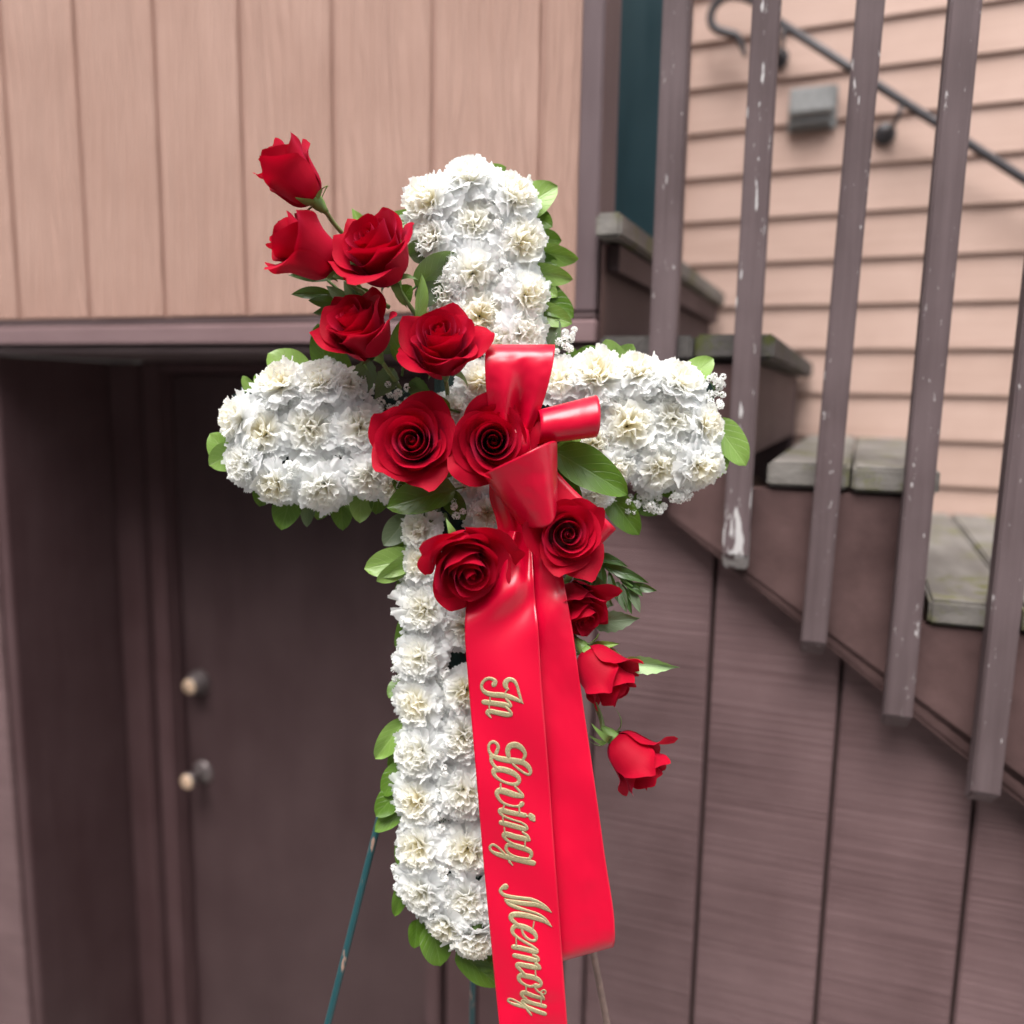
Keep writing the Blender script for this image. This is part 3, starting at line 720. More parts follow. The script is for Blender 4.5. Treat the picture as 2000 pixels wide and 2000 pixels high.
def rose(px, py, d, axis, R, H, op, seed, where, n=19, spin=0.0, stem=None):
    r = random.Random(seed)
    ax = cdir(*axis)
    base = Vector(cp(px, py, d))
    o = empty('rose', (0, 0, 0), 'red rose '+where, 'rose', 'red roses across the cross')
    o.matrix_world = axis_matrix(base, ax, spin, (1, 1, 1))
    ang = r.uniform(0, 6.28)
    for i in range(n):
        k = i/(n-1)
        ang += 2.399963*(0.93+0.14*r.random()) if k > 0.25 else 2.1
        rk = R*(0.035 + 0.70*k**0.92)*(1+0.05*r.uniform(-1, 1))
        zk = H*(0.97 - 0.05*(i % 2)*(k < 0.3) + 0.06*math.sin(math.pi*min(1, k*1.25)) - (0.12+0.20*op)*k**3.0)*(1+0.03*r.uniform(-1, 1))
        Wd = math.radians(165*(1-k)**1.6 + 62 + 8*r.uniform(-1, 1))
        fm = math.radians(-5 + (15+20*op)*k)
        fe = math.radians(-22*(1-k)**2 - 6 + (100+52*op)*k**1.1 + r.uniform(-14, 14)*k)
        tip = r.uniform(0.7, 1.2)
        nu, nv = 19, 15
        # profile curves for the middle and the side of the petal
        def profile(curl):
            pr, pz = [0.0], [0.0]; m_ = nv-1
            for j in range(m_):
                v = (j+0.5)/m_
                f = math.radians(72)*(1-smooth(0, 0.42, v)) + fm*smooth(0.1, 0.45, v)
                f = f + (curl-f)*smooth(0.62, 1.0, v)*(0.35+0.65*k)
                pr.append(pr[-1]+math.sin(f)); pz.append(pz[-1]+math.cos(f))
            return np.array(pr), np.array(pz)
        m0r, m0z = profile(fe*0.36*tip)
        j6 = int(nv*0.6); sR = (rk-0.05*R)/max(1e-6, m0r[j6]); sZ = zk/max(m0z)
        sR = min(sR, sZ*2.4)
        V, UV = [], []
        seedv = Vector((seed*1.7, i*3.1, 0.4))
        asym = r.uniform(-0.25, 0.25)
        for a in range(nu):
            x = -1+2*a/(nu-1)
            cu = min(3.4, fe*(0.36*tip + 1.30*abs(x+asym*0.5)**1.15))
            pr, pz = profile(cu)
            for j in range(nv):
                v = j/(nv-1)
                vs = v*(1-(0.10+0.20*k)*abs(x)**(2.2-1.05*k))*(1+0.07*k*tip*math.exp(-(x/0.16)**2)*v**5)       # rounded outline with a soft point
                jf = vs*(nv-1); j0 = min(int(jf), nv-2); fr = jf-j0
                rr = 0.05*R + sR*(pr[j0]*(1-fr)+pr[j0+1]*fr)
                zz = sZ*(pz[j0]*(1-fr)+pz[j0+1]*fr)
                g = (0.42+0.58*math.sin(min(1, v/0.62)*math.pi/2))*(1-0.22*smooth(0.72, 1, v)*k)
                th = ang + x*Wd*g
                nz_ = noise.noise(seedv+Vector((x*1.3, v*1.6, k*2)))*0.07*R*(0.25+k)*v
                wob = math.sin(x*5.5+i)*0.012*R*v**3*(0.4+k)
                rr = rr*(1 + x*(0.26*(1-k)+0.07)) + nz_ + 0.035*R*k*abs(x)**3*v
                V.append((rr*math.cos(th), rr*math.sin(th), zz+wob+0.3*nz_))
                UV.append((v, (x+1)/2))
        mesh_obj('petal', V, grid_faces(nu, nv), M['rose'], o, smooth=True, uvs=UV)
    # receptacle, sepals and stem
    lathe('calyx', [(0.0028, -0.016), (0.0042, -0.012), (0.0070, -0.006), (0.0085, 0.001), (0.0075, 0.005)], M['sepal'], o, seg=12)
    for q in range(5):
        a = q*1.2566+r.uniform(-0.3, 0.3); L = 0.026*r.uniform(0.8, 1.25); back = r.uniform(-0.2, 1.5)
        V = []
        for j in range(7):
            v = j/6; w = 0.0048*(1-v)**0.8*(0.6+0.8*min(1, v*4)) if v < 1 else 0.0003
            f = math.radians(70) + back*v - 0.9*(1-min(1, back))*v
            rr = 0.007 + L*v*math.sin(f)*0.8; zz = L*v*math.cos(f)-0.001
            for sx in (-1, 0, 1):
                V.append((rr*math.cos(a)-sx*w*math.sin(a), rr*math.sin(a)+sx*w*math.cos(a), zz-(0.0012 if sx == 0 else 0)))
        mesh_obj('sepal', V, grid_faces(7, 3), M['sepal'], o, smooth=True)
    if stem is None: stem = [(0, 0, -0.014), (0, 0, -0.035), (0, 0.002, -0.06)]
    else:
        inv = o.matrix_world.inverted(); pts = [Vector(cp(*s_)) for s_ in stem]; stem = [(0, 0, -0.014)] + [tuple(inv @ p_) for p_ in pts]
    tube('stem', stem, 0.0026, M['stem_pale'], o, seg=8)
    return o

# px, py of the flower base (where petals meet the stem)
rose(617, 393, 0.880, (-0.70, 0.70, 0.22), 0.037, 0.066, 0.12, 3, 'bud at the very top left, highest of all roses', n=16, spin=0.6, stem=[(655, 440, 0.90), (700, 490, 0.925), (760, 560, 0.95)])
rose(655, 528, 0.880, (-0.80, 0.50, 0.33), 0.042, 0.070, 0.18, 8, 'second from the top left, tilted left with a drooping outer petal', n=17, spin=2.1, stem=[(690, 560, 0.90), (760, 600, 0.94)])
rose(768, 545, 0.895, (-0.36, 0.56, 0.74), 0.051, 0.066, 0.40, 12, 'the largest, beside the upper arm below the two top buds', n=20, spin=0.2)
rose(733, 688, 0.900, (-0.36, 0.56, 0.74), 0.046, 0.062, 0.35, 21, 'above the left arm, to the left of the rose next to the bow', n=19, spin=1.0)
rose(868, 722, 0.895, (-0.03, 0.56, 0.82), 0.046, 0.064, 0.38, 33, 'between the upper arm and the upper bow loop', n=19, spin=2.6)
rose(815, 872, 0.908, (-0.03, 0.06, 1.0), 0.048, 0.054, 0.48, 41, 'open face-on, left one of the side by side pair', n=21, spin=0.5)
rose(962, 866, 0.903, (0.04, -0.02, 1.0), 0.048, 0.054, 0.46, 55, 'open face-on with a tight spiral, touching the bow', n=21, spin=1.7)
rose(893, 1062, 0.895, (0.30, -0.50, 0.80), 0.050, 0.066, 0.36, 63, 'facing downwards on the left above the ribbon tails', n=19, spin=0.0)
rose(1098, 1040, 0.898, (0.10, -0.02, 1.0), 0.044, 0.050, 0.5, 77, 'face-on below the cone shaped bow loop', n=19, spin=0.9)
rose(1104, 1148, 0.926, (0.42, -0.62, 0.66), 0.037, 0.056, 0.32, 81, 'half hidden behind the right edge of the ribbon', n=18, spin=0.3)
rose(1140, 1268, 0.905, (0.62, -0.74, 0.28), 0.038, 0.064, 0.20, 95, 'hanging below the half hidden rose beside the ribbon', n=17, spin=1.4, stem=[(1118, 1235, 0.92), (1085, 1190, 0.94)])
rose(1196, 1440, 0.905, (0.72, -0.68, 0.22), 0.038, 0.062, 0.20, 102, 'lowest, hanging on a green stem at the far right', n=16, spin=0.4, stem=[(1170, 1392, 0.915), (1140, 1330, 0.925), (1090, 1230, 0.945)])

# ------------------------------------------------------------------ leaves
def leaf_verts(kind, nt_=15, nw=7, seed=0):
    r = random.Random(seed); V, UV = [], []
    cv = r.uniform(0.05, 0.16); fold = r.uniform(0.10, 0.22); ph = r.uniform(0, 6)
    for i in range(nt_):
        t_ = i/(nt_-1)
        if kind == 'salal':
            w = 1.0*(t_**0.50)*((1-t_)**0.62)*2.05 * (1-0.10*t_)
        elif kind == 'ruscus':
            w = (math.sin(math.pi*t_**0.9))**0.9
        else:
            w = (math.sin(math.pi*t_**0.75))**1.1 * (1+0.07*(1 if i % 2 else -1))
        w = max(w, 0.012)*0.5
        for j in range(nw):
            x = -1+2*j/(nw-1)
            z = fold*abs(x)*w*1.2 - cv*t_*t_ + 0.022*math.sin(t_*9+ph+x*2)*abs(x)
            V.append((t_, x*w, z)); UV.append((t_, (x+1)/2))
    return V, UV
LEAF = {}
for kd in ('salal', 'ruscus', 'serrate'):
    for q in range(3):
        V, UV = leaf_verts(kd, seed=q+5)
        me = bpy.data.meshes.new('leaf'); me.from_pydata(V, [], grid_faces(15, 7)); me.update()
        me.polygons.foreach_set('use_smooth', [True]*len(me.polygons))
        ul = me.uv_layers.new(name='UVMap'); li = np.zeros(len(me.loops), dtype=np.int32); me.loops.foreach_get('vertex_index', li)
        ul.data.foreach_set('uv', np.asarray(UV, dtype=np.float32)[li].ravel())
        for mk in ('leaf', 'leaf_light', 'leaf_grey', 'leaf_dark', 'leaf_pale'):
            m2 = me.copy(); m2.name = 'leaf'; m2.materials.append(M[mk]); LEAF[(kd, q, mk)] = m2

def add_leaf(parent, kd, mk, b, t_, wpx, roll=0.0, db=0.945, dt=None, q=None):
    """b, t_: base and tip pixels; db, dt their depths; roll tips one side towards the camera"""
    dt = db-0.012 if dt is None else dt
    B, T = Vector(cp(b[0], b[1], db)), Vector(cp(t_[0], t_[1], dt))
    x = (T-B); L = x.length*1.05; x.normalize()
    nrm = (Vector(CAM)-B).normalized(); nrm = (nrm - x*nrm.dot(x)).normalized()
    y = nrm.cross(x)
    rot = Matrix.Rotation(roll, 3, x); nrm = rot @ nrm; y = rot @ y
    w = wpx*db/F
    m4 = Matrix(((x.x*L, y.x*w, nrm.x*L, B.x), (x.y*L, y.y*w, nrm.y*L, B.y), (x.z*L, y.z*w, nrm.z*L, B.z), (0, 0, 0, 1)))
    lf = link('leaf', LEAF[(kd, q if q is not None else rnd.randrange(3), mk)], parent)
    lf.matrix_basis = Matrix.Translation(-parent.location) @ m4
    return lf

def sprig(where, leaves, stem=None, name='salal_sprig', cat='foliage', kd='salal', group='salal leaves around the cross', prefix='green salal leaves '):
    b0 = leaves[0][1]
    loc = cp(b0[0], b0[1], leaves[0][4] if len(leaves[0]) > 4 else 0.945)
    o = empty(name, tuple(loc), prefix+where, cat, group)
    o.matrix_world = Matrix.Translation(Vector(loc))
    inv = -loc
    for lf in leaves:
        mk, b, t_, w = lf[:4]; db = lf[4] if len(lf) > 4 else 0.95; dt = lf[5] if len(lf) > 5 else db-0.012; ro = lf[6] if len(lf) > 6 else rnd.uniform(-0.45, 0.45)
        add_leaf(o, kd, mk, b, t_, w, ro, db, dt)
    if stem: tube('stem', [cp(*s_)+inv for s_ in stem], 0.0016, M['stem'], o, seg=6)
    else:
        mk, b, t_, w = leaves[0][:4]
        d0 = leaves[0][4] if len(leaves[0]) > 4 else 0.95
        v = np.array(b)-np.array(t_); v = v/np.linalg.norm(v)
        tube('stem', [cp(b[0], b[1], d0)+inv, cp(b[0]+v[0]*22, b[1]+v[1]*22, d0+0.012)+inv], 0.0014, M['stem'], o, seg=6, n=3)
    return o

G, LT, GY, DK, PL = 'leaf', 'leaf_light', 'leaf_grey', 'leaf_dark', 'leaf_pale'
sprig('peeking out behind the topmost carnation', [(LT, (930, 352), (985, 330), 46, 0.965)])
sprig('broad at the upper right shoulder of the upper arm', [(LT, (1000, 420), (1083, 362), 78, 0.965)])
sprig('stacked along the right side of the upper arm', [(LT, (1035, 488), (1124, 507), 50, 0.96), (G, (1030, 510), (1085, 512), 40, 0.965), (LT, (1035, 525), (1112, 546), 46, 0.955), (LT, (1040, 545), (1085, 575), 40, 0.96)])
sprig('low on the right of the upper arm', [(G, (1040, 570), (1116, 612), 66, 0.96), (LT, (1040, 605), (1112, 628), 50, 0.955), (GY, (1062, 706), (1086, 628), 52, 0.955)])
sprig('left of the upper arm above the largest rose', [(G, (815, 420), (742, 440), 40, 0.95), (GY, (815, 445), (758, 452), 30, 0.955)])
sprig('greyish, between the largest rose and the upper arm', [(GY, (812, 560), (890, 500), 78, 0.925, 0.915), (GY, (815, 590), (862, 556), 50, 0.93)])
sprig('bright and curled, standing between the largest rose and the rose below it', [(LT, (812, 650), (829, 540), 34, 0.905, 0.893, 0.7), (LT, (800, 640), (862, 620), 44, 0.91, 0.905, -0.3)])
sprig('broad, wedged between the two roses left of the upper bow loop', [(G, (788, 712), (800, 622), 70, 0.905, 0.897)])
sprig('along the top of the right arm', [(LT, (1210, 722), (1182, 668), 62, 0.965), (LT, (1200, 720), (1236, 676), 56, 0.965), (G, (1128, 722), (1160, 678), 50, 0.965), (G, (1112, 730), (1118, 680), 36, 0.96)])
sprig('upright at the upper corner of the right arm', [(LT, (1330, 755), (1388, 700), 66, 0.965)])
sprig('broad, pointing down at the tip of the right arm', [(LT, (1392, 822), (1457, 902), 70, 0.965), (LT, (1395, 870), (1398, 930), 60, 0.968)])
sprig('hanging under the right arm', [(G, (1188, 962), (1245, 1040), 62, 0.955), (G, (1240, 965), (1290, 998), 60, 0.965), (G, (1280, 950), (1340, 965), 40, 0.965)])
sprig('large and glossy, right of the cone shaped bow loop', [(G, (1082, 880), (1221, 957), 88, 0.900, 0.885, -0.25), (G, (1085, 905), (1132, 968), 34, 0.905), (LT, (1085, 885), (1135, 850), 30, 0.915)])
sprig('round, on top of the left arm', [(LT, (600, 745), (528, 690), 88, 0.965), (G, (640, 735), (625, 636), 66, 0.96), (G, (660, 740), (668, 690), 50, 0.96)])
sprig('small, at the upper side of the left arm tip', [(LT, (515, 790), (474, 738), 34, 0.965), (LT, (520, 785), (500, 735), 30, 0.967)])
sprig('curving around the tip of the left arm', [(LT, (462, 905), (412, 850), 66, 0.965), (LT, (462, 880), (412, 908), 62, 0.962)])
sprig('hanging under the left arm', [(G, (572, 958), (549, 1030), 64, 0.96), (GY, (604, 962), (599, 1024), 34, 0.965), (G, (664, 968), (670, 1030), 50, 0.967), (LT, (706, 945), (704, 1016), 56, 0.96)])
sprig('dark and glossy, under the open rose left of the bow', [(G, (890, 955), (760, 985), 80, 0.915, 0.905, 0.3), (G, (885, 930), (860, 890), 40, 0.92)])
sprig('lying between the left arm and the rose above it', [(G, (880, 800), (802, 775), 44, 0.915, 0.905)])
sprig('at the top left of the lower arm', [(GY, (800, 1008), (752, 1062), 56, 0.955), (G, (812, 1040), (768, 1072), 40, 0.96), (LT, (808, 1092), (716, 1108), 66, 0.95), (LT, (808, 1085), (742, 1136), 46, 0.945), (G, (806, 1120), (776, 1172), 40, 0.96)])
sprig('slim, beside the third carnation of the outer column', [(G, (805, 1190), (778, 1264), 42, 0.962)])
sprig('bright, beside the fifth carnation of the outer column', [(LT, (792, 1405), (736, 1480), 54, 0.955, 0.943)])
sprig('overlapping where the easel leg comes out', [(G, (792, 1490), (748, 1552), 52, 0.957), (G, (790, 1530), (736, 1592), 56, 0.955), (G, (790, 1580), (733, 1620), 44, 0.96)])
sprig('narrow, beside the lowest carnations of the outer column', [(G, (790, 1625), (777, 1690), 26, 0.965), (G, (792, 1715), (772, 1788), 34, 0.965)])
sprig('at the bottom left of the cross', [(G, (842, 1800), (862, 1884), 74, 0.955), (G, (815, 1795), (812, 1850), 44, 0.96)])
sprig('at the foot of the cross beside the ribbon', [(G, (892, 1855), (972, 1926), 56, 0.955), (G, (930, 1858), (972, 1890), 50, 0.957)])
sprig('tucked behind the roses left of the upper arm', [(G, (790, 470), (745, 470), 44, 0.95), (GY, (800, 500), (840, 480), 50, 0.94), (G, (780, 590), (800, 560), 44, 0.93)])
sprig('tucked under the two open roses', [(G, (870, 960), (905, 1010), 46, 0.925), (G, (800, 955), (770, 940), 40, 0.93), (GY, (850, 980), (830, 1020), 40, 0.935)])
sprig('doubling the leaves behind the right edge of the upper arm', [(G, (1045, 420), (1075, 440), 40, 0.968), (G, (1050, 465), (1092, 470), 44, 0.968), (LT, (1050, 560), (1100, 585), 44, 0.966)])
sprig('doubling the leaves under the left arm', [(G, (520, 945), (508, 985), 46, 0.97), (G, (635, 965), (622, 1012), 44, 0.97), (G, (745, 955), (735, 1000), 44, 0.965)])
sprig('doubling the leaves along the left of the lower arm', [(G, (792, 1330), (760, 1360), 44, 0.965), (G, (792, 1440), (764, 1500), 44, 0.966), (G, (795, 1270), (770, 1295), 36, 0.966)])
# ruscus
rl = [(DK, (655, 545), (566, 536), 22), (DK, (650, 575), (572, 572), 26), (DK, (668, 590), (606, 588), 26), (DK, (690, 605), (615, 610), 28), (GY, (690, 600), (640, 560), 26), (GY, (705, 600), (672, 552), 24), (DK, (700, 640), (625, 640), 34), (GY, (700, 620), (630, 622), 28), (DK, (740, 600), (690, 560), 28), (GY, (712, 590), (690, 548), 26)]
sprig('left of the roses, under the second bud', [(a, b, c, w, 0.93, 0.918) for a, b, c, w in rl], [(640, 548, 0.925), (690, 590, 0.93), (750, 640, 0.945)], 'ruscus_sprig', 'foliage', 'ruscus', 'dark narrow leaf sprigs', 'dark narrow leaves ')
rl = [(DK, (1155, 1085), (1222, 1102), 20), (DK, (1170, 1100), (1262, 1136), 22), (DK, (1210, 1130), (1254, 1160), 18), (GY, (1205, 1135), (1222, 1192), 22), (DK, (1228, 1140), (1280, 1154), 18), (GY, (1225, 1145), (1250, 1192), 20), (DK, (1215, 1140), (1232, 1196), 16), (DK, (1160, 1095), (1156, 1152), 14), (DK, (1172, 1100), (1180, 1158), 16), (GY, (1160, 1080), (1172, 1112), 20), (DK, (1190, 1115), (1204, 1172), 16), (GY, (1145, 1120), (1190, 1180), 40), (DK, (1140, 1110), (1130, 1160), 30)]
sprig('fanning out right of the rose below the cone shaped loop', [(a, b, c, w, 0.925, 0.912) for a, b, c, w in rl], [(1120, 1065, 0.94), (1170, 1098, 0.925), (1235, 1146, 0.917)], 'ruscus_sprig', 'foliage', 'ruscus', 'dark narrow leaf sprigs', 'dark narrow leaves ')
sprig('pale, standing above the largest rose', [(LT, (716, 462), (690, 408), 24, 0.925, 0.915), (DK, (708, 458), (684, 438), 18, 0.93), (DK, (722, 458), (712, 422), 14, 0.93), (GY, (730, 470), (682, 488), 40, 0.935)], None, 'ruscus_sprig', 'foliage', 'ruscus', 'dark narrow leaf sprigs', 'narrow leaves ')
sprig('grey-green and toothed, right of the half hidden rose', [(GY, (1150, 1215), (1246, 1210), 44, 0.925, 0.915), (GY, (1140, 1170), (1195, 1180), 50, 0.935)], None, 'rose_leaf_sprig', 'foliage', 'serrate', 'loose rose leaves', 'rose leaf ')
sprig('pale green and long, reaching right above the hanging bud', [(PL, (1205, 1290), (1322, 1306), 34, 0.915, 0.905), (PL, (1160, 1255), (1228, 1298), 22, 0.915, 0.91), (LT, (1150, 1262), (1206, 1258), 18, 0.913)], None, 'rose_leaf_sprig', 'foliage', 'serrate', 'loose rose leaves', 'rose leaf ')
sprig('small and greyish, inside the dark gap above the left arm', [(GY, (720, 700), (706, 780), 48, 0.935, 0.93), (GY, (770, 720), (735, 775), 44, 0.94), (DK, (775, 660), (745, 690), 40, 0.935), (DK, (800, 745), (840, 775), 40, 0.93)], None, 'rose_leaf_sprig', 'foliage', 'serrate', 'loose rose leaves', 'rose leaf ')

# ------------------------------------------------------------------ baby's breath
def breath_mesh(seed):
    r = random.Random(seed); V, Fc = [], []
    for i in range(16):
        zz = 1-2*(i+0.5)/16*0.82; a = i*2.399963; s_ = math.sqrt(max(0, 1-zz*zz))
        dr = Vector((s_*math.cos(a), s_*math.sin(a), zz)); t1 = dr.orthogonal().normalized(); t2 = dr.cross(t1)
        b0 = len(V); R_ = 0.0034
        for (p, q, h) in ((0, 0, 0.35), (-0.5, 0.25, 0.85), (0.5, 0.25, 0.85), (-0.42, 0.62, 1.05), (0.42, 0.62, 1.05), (0, 0.5, 0.92), (0, 0.8, 1.0)):
            V.append(tuple((dr*h + t1*p*0.75*r.uniform(0.8, 1.2) + t2*(q-0.4)*0.9)*R_))
        for f in ((0, 2, 5), (0, 5, 1), (1, 5, 3), (5, 2, 4), (3, 5, 6), (5, 4, 6)): Fc.append(tuple(b0+k for k in f))
    me = bpy.data.meshes.new('blossom'); me.from_pydata(V, [], Fc); me.update(); me.polygons.foreach_set('use_smooth', [True]*len(me.polygons))
    me.materials.append(M['breath']); return me
BR = [breath_mesh(i) for i in range(4)]
def breath(where, x0, y0, x1, y1, n, d, seed, sz=1.0):
    r = random.Random(seed)
    root = cp((x0+x1)/2, (y0+y1)/2, d+0.025)
    o = empty('babys_breath_sprig', tuple(root), "tiny white baby's breath "+where, 'filler flower', "baby's breath sprigs"); o.matrix_world = Matrix.Translation(Vector(root))
    pts = []
    for i in range(int(n*1.5)):
        for _ in range(12):
            x, y = r.uniform(x0, x1), r.uniform(y0, y1)
            if all((x-a)**2+(y-b)**2 > 80 for a, b in pts): break
        pts.append((x, y))
        P = cp(x, y, d+r.uniform(-0.012, 0.008)); s_ = sz*r.uniform(1.0, 1.55)
        f = link('blossom', BR[r.randrange(4)], o)
        f.matrix_basis = Matrix.Translation(Vector(P-root)) @ axis_matrix((0, 0, 0), cdir(r.uniform(-.8, .8), r.uniform(-.5, .9), 1), r.uniform(0, 6), (s_, s_, s_))
        if i % 2 == 0:
            tube('stem', [np.zeros(3), (P-root)*0.55+np.array([0.001, 0, -0.002]), P-root], 0.0005, M['stem'], o, seg=5, n=5)
    return o
breath('in the dark gap right of the middle of the upper arm', 962, 492, 1000, 588, 12, 0.928, 1)
breath('scattered below the topmost carnation', 872, 375, 960, 400, 6, 0.935, 2)
breath('by the leaf where the upper and right arms meet', 1082, 640, 1122, 690, 7, 0.94, 3)
breath('sticking out at the upper tip of the right arm', 1378, 732, 1412, 800, 11, 0.94, 4)
breath('between the top and middle rows of the right arm', 1248, 752, 1300, 790, 7, 0.935, 5)
breath('under the lower corner of the right arm', 1312, 948, 1352, 978, 8, 0.945, 6)
breath('under the right arm beside the hanging leaf', 1225, 965, 1300, 1000, 10, 0.95, 7)
breath('in the dark gap above the left arm bottom row', 580, 875, 665, 925, 13, 0.94, 8)
breath('between the top and middle rows of the left arm', 510, 775, 600, 800, 11, 0.935, 9)
breath('in the dark hollow left of the open rose', 735, 745, 800, 815, 14, 0.94, 10)
breath('sticking out left of the outer column near its fourth carnation', 768, 1278, 790, 1330, 6, 0.945, 11)
breath('between the lower arm columns level with the word In', 848, 1290, 878, 1410, 12, 0.935, 12)
breath('just under the drooping rose beside the ribbon', 850, 1130, 890, 1185, 9, 0.93, 13)
breath('at the outer edge left of the drooping rose', 778, 1125, 802, 1160, 5, 0.945, 14)
breath('low between the columns of the lower arm', 850, 1590, 872, 1650, 7, 0.935, 15)
breath('at the outer edge near the foot of the cross', 770, 1685, 786, 1745, 4, 0.95, 16)

breath('along the top edge of the right arm', 1150, 765, 1215, 790, 8, 0.922, 21)
breath('around the tip carnations of the left arm', 478, 862, 500, 900, 6, 0.925, 22)
breath('below the first bottom carnation of the left arm', 560, 905, 600, 930, 6, 0.925, 23)
breath('between the left arm and the open rose', 735, 868, 760, 905, 7, 0.92, 24)
breath('right of the second carnation in the upper arm', 968, 408, 990, 455, 5, 0.925, 25)
breath('low on the left edge of the upper arm', 868, 500, 890, 545, 5, 0.922, 26)
breath('above the cone shaped loop on the right arm', 1262, 865, 1335, 878, 8, 0.92, 27)
breath('in the shade above the drooping rose', 880, 975, 935, 1010, 7, 0.92, 28)
breath('midway down between the lower arm columns', 852, 1450, 872, 1560, 9, 0.925, 29)
breath('at the foot of the lower arm columns', 858, 1690, 876, 1780, 7, 0.925, 30)

# ------------------------------------------------------------------ ribbon bow
knot = cp(1010, 850, 0.875)
bow = empty('ribbon_bow', tuple(knot), 'shiny red satin ribbon bow with two long tails, one lettered in gold', 'ribbon'); bow.matrix_world = Matrix.Translation(Vector(knot))

def ribbon(name, rows, n=60, nw=25, disp=None, parent=bow, thick=0.00035, wr=1.0):
    rows = np.array([[*a, *b] for a, b in rows], float)
    C = crom(rows, n); V, UV = [], []
    for i in range(n):
        t_ = i/(n-1)
        for j in range(nw):
            s_ = j/(nw-1)
            p = C[i][:3]*(1-s_)+C[i][3:]*s_
            q_ = Vector((p[0]*0.02, p[1]*0.02, p[2]*40))
            d = p[2]+(disp(s_, t_, p[0], p[1]) if disp else 0.0) + 0.0011*wr*noise.noise(q_) + 0.0004*wr*noise.noise(q_*3.1)
            V.append(cp(p[0], p[1], d)-knot); UV.append((t_, s_))
    o = mesh_obj(name, V, grid_faces(n, nw), M['satin'], parent, smooth=True, uvs=UV)
    sd = o.modifiers.new('thickness', 'SOLIDIFY'); sd.thickness = thick; sd.offset = 0
    return o, C

# upper loop, standing
def d_up(s, t, x, y):
    k = max(0.0, min(1.0, (y-700)/130)) if t < 0.62 else max(0, min(1, (y-700)/130))*0.4
    cen = 0.56
    crease = math.exp(-((s-cen)/0.10)**2)
    return 0.010*k*crease - 0.0075*k*math.exp(-((s-0.30)/0.13)**2) - 0.007*k*math.exp(-((s-0.82)/0.11)**2) + 0.003*k*math.cos(s*9)
ribbon('loop', [((965, 850, .880), (1035, 850, .880)), ((955, 805, .868), (1056, 800, .868)), ((949, 755, .858), (1071, 752, .858)), ((947, 715, .854), (1080, 712, .855)), ((948, 690, .857), (1083, 690, .858)),
        ((949, 677, .866), (1084, 677, .867)), ((950, 674, .878), (1083, 674, .879)), ((952, 690, .888), (1080, 690, .889)), ((958, 740, .893), (1066, 740, .893)), ((970, 800, .892), (1045, 800, .892)), ((985, 850, .888), (1022, 850, .888))], 90, 41, d_up)
# sideways loop, a short tube
rows = []
for q in range(17):
    a = math.radians(-150 + 318*q/16)
    rows.append(((1050 + 6*math.cos(a), 834 - 33*math.sin(a), 0.868 - 0.020*math.cos(a)), (1164 + 9*math.cos(a), 813 - 41*math.sin(a), 0.862 - 0.024*math.cos(a))))
ribbon('loop', rows, 80, 17)
ribbon('loop', [((1000, 845, .880), (1010, 880, .880)), ((1030, 820, .876), (1060, 880, .874)), ((1060, 800, .878), (1090, 862, .878)), ((1080, 800, .884), (1100, 850, .886))], 24, 11)
# cone shaped loop
ribbon('loop', [((962, 955, .886), (1010, 1018, .884)), ((945, 930, .870), (1014, 1022, .872)), ((950, 923, .852), (1030, 1029, .862)), ((982, 907, .834), (1050, 1031, .853)), ((1030, 884, .824), (1066, 1029, .848)), ((1066, 866, .829), (1078, 1021, .846)),
        ((1083, 861, .846), (1085, 1008, .850)), ((1088, 868, .866), (1088, 990, .864)), ((1076, 880, .884), (1076, 975, .880))], 70, 31)
# folded loop behind the lower rose
ribbon('loop', [((1070, 900, .890), (1005, 1000, .890)), ((1115, 950, .882), (1045, 1050, .882)), ((1158, 990, .878), (1082, 1083, .878)), ((1188, 1018, .879), (1108, 1106, .879)), ((1201, 1031, .886), (1119, 1116, .886)), ((1200, 1031, .897), (1118, 1115, .897)), ((1170, 1005, .906), (1088, 1092, .906)), ((1100, 960, .905), (1030, 1040, .905))], 60, 13)
# strips falling from the knot to the gathered tails
def d_strip(s, t, x, y): return 0.006*math.sin(s*13+1)*(0.4+0.6*math.sin(math.pi*t))
ribbon('strip', [((968, 880, .884), (1060, 880, .884)), ((955, 960, .886), (1058, 960, .884)), ((970, 1020, .889), (1075, 1020, .886)), ((975, 1070, .893), (1085, 1070, .890))], 30, 31, d_strip)
lathe_k = lathe('knot', [(0.002, -0.022), (0.011, -0.018), (0.014, 0.0), (0.011, 0.018), (0.002, 0.022)], M['satin'], bow, seg=16)
lathe_k.location = Vector(cp(1012, 872, 0.876)-knot)

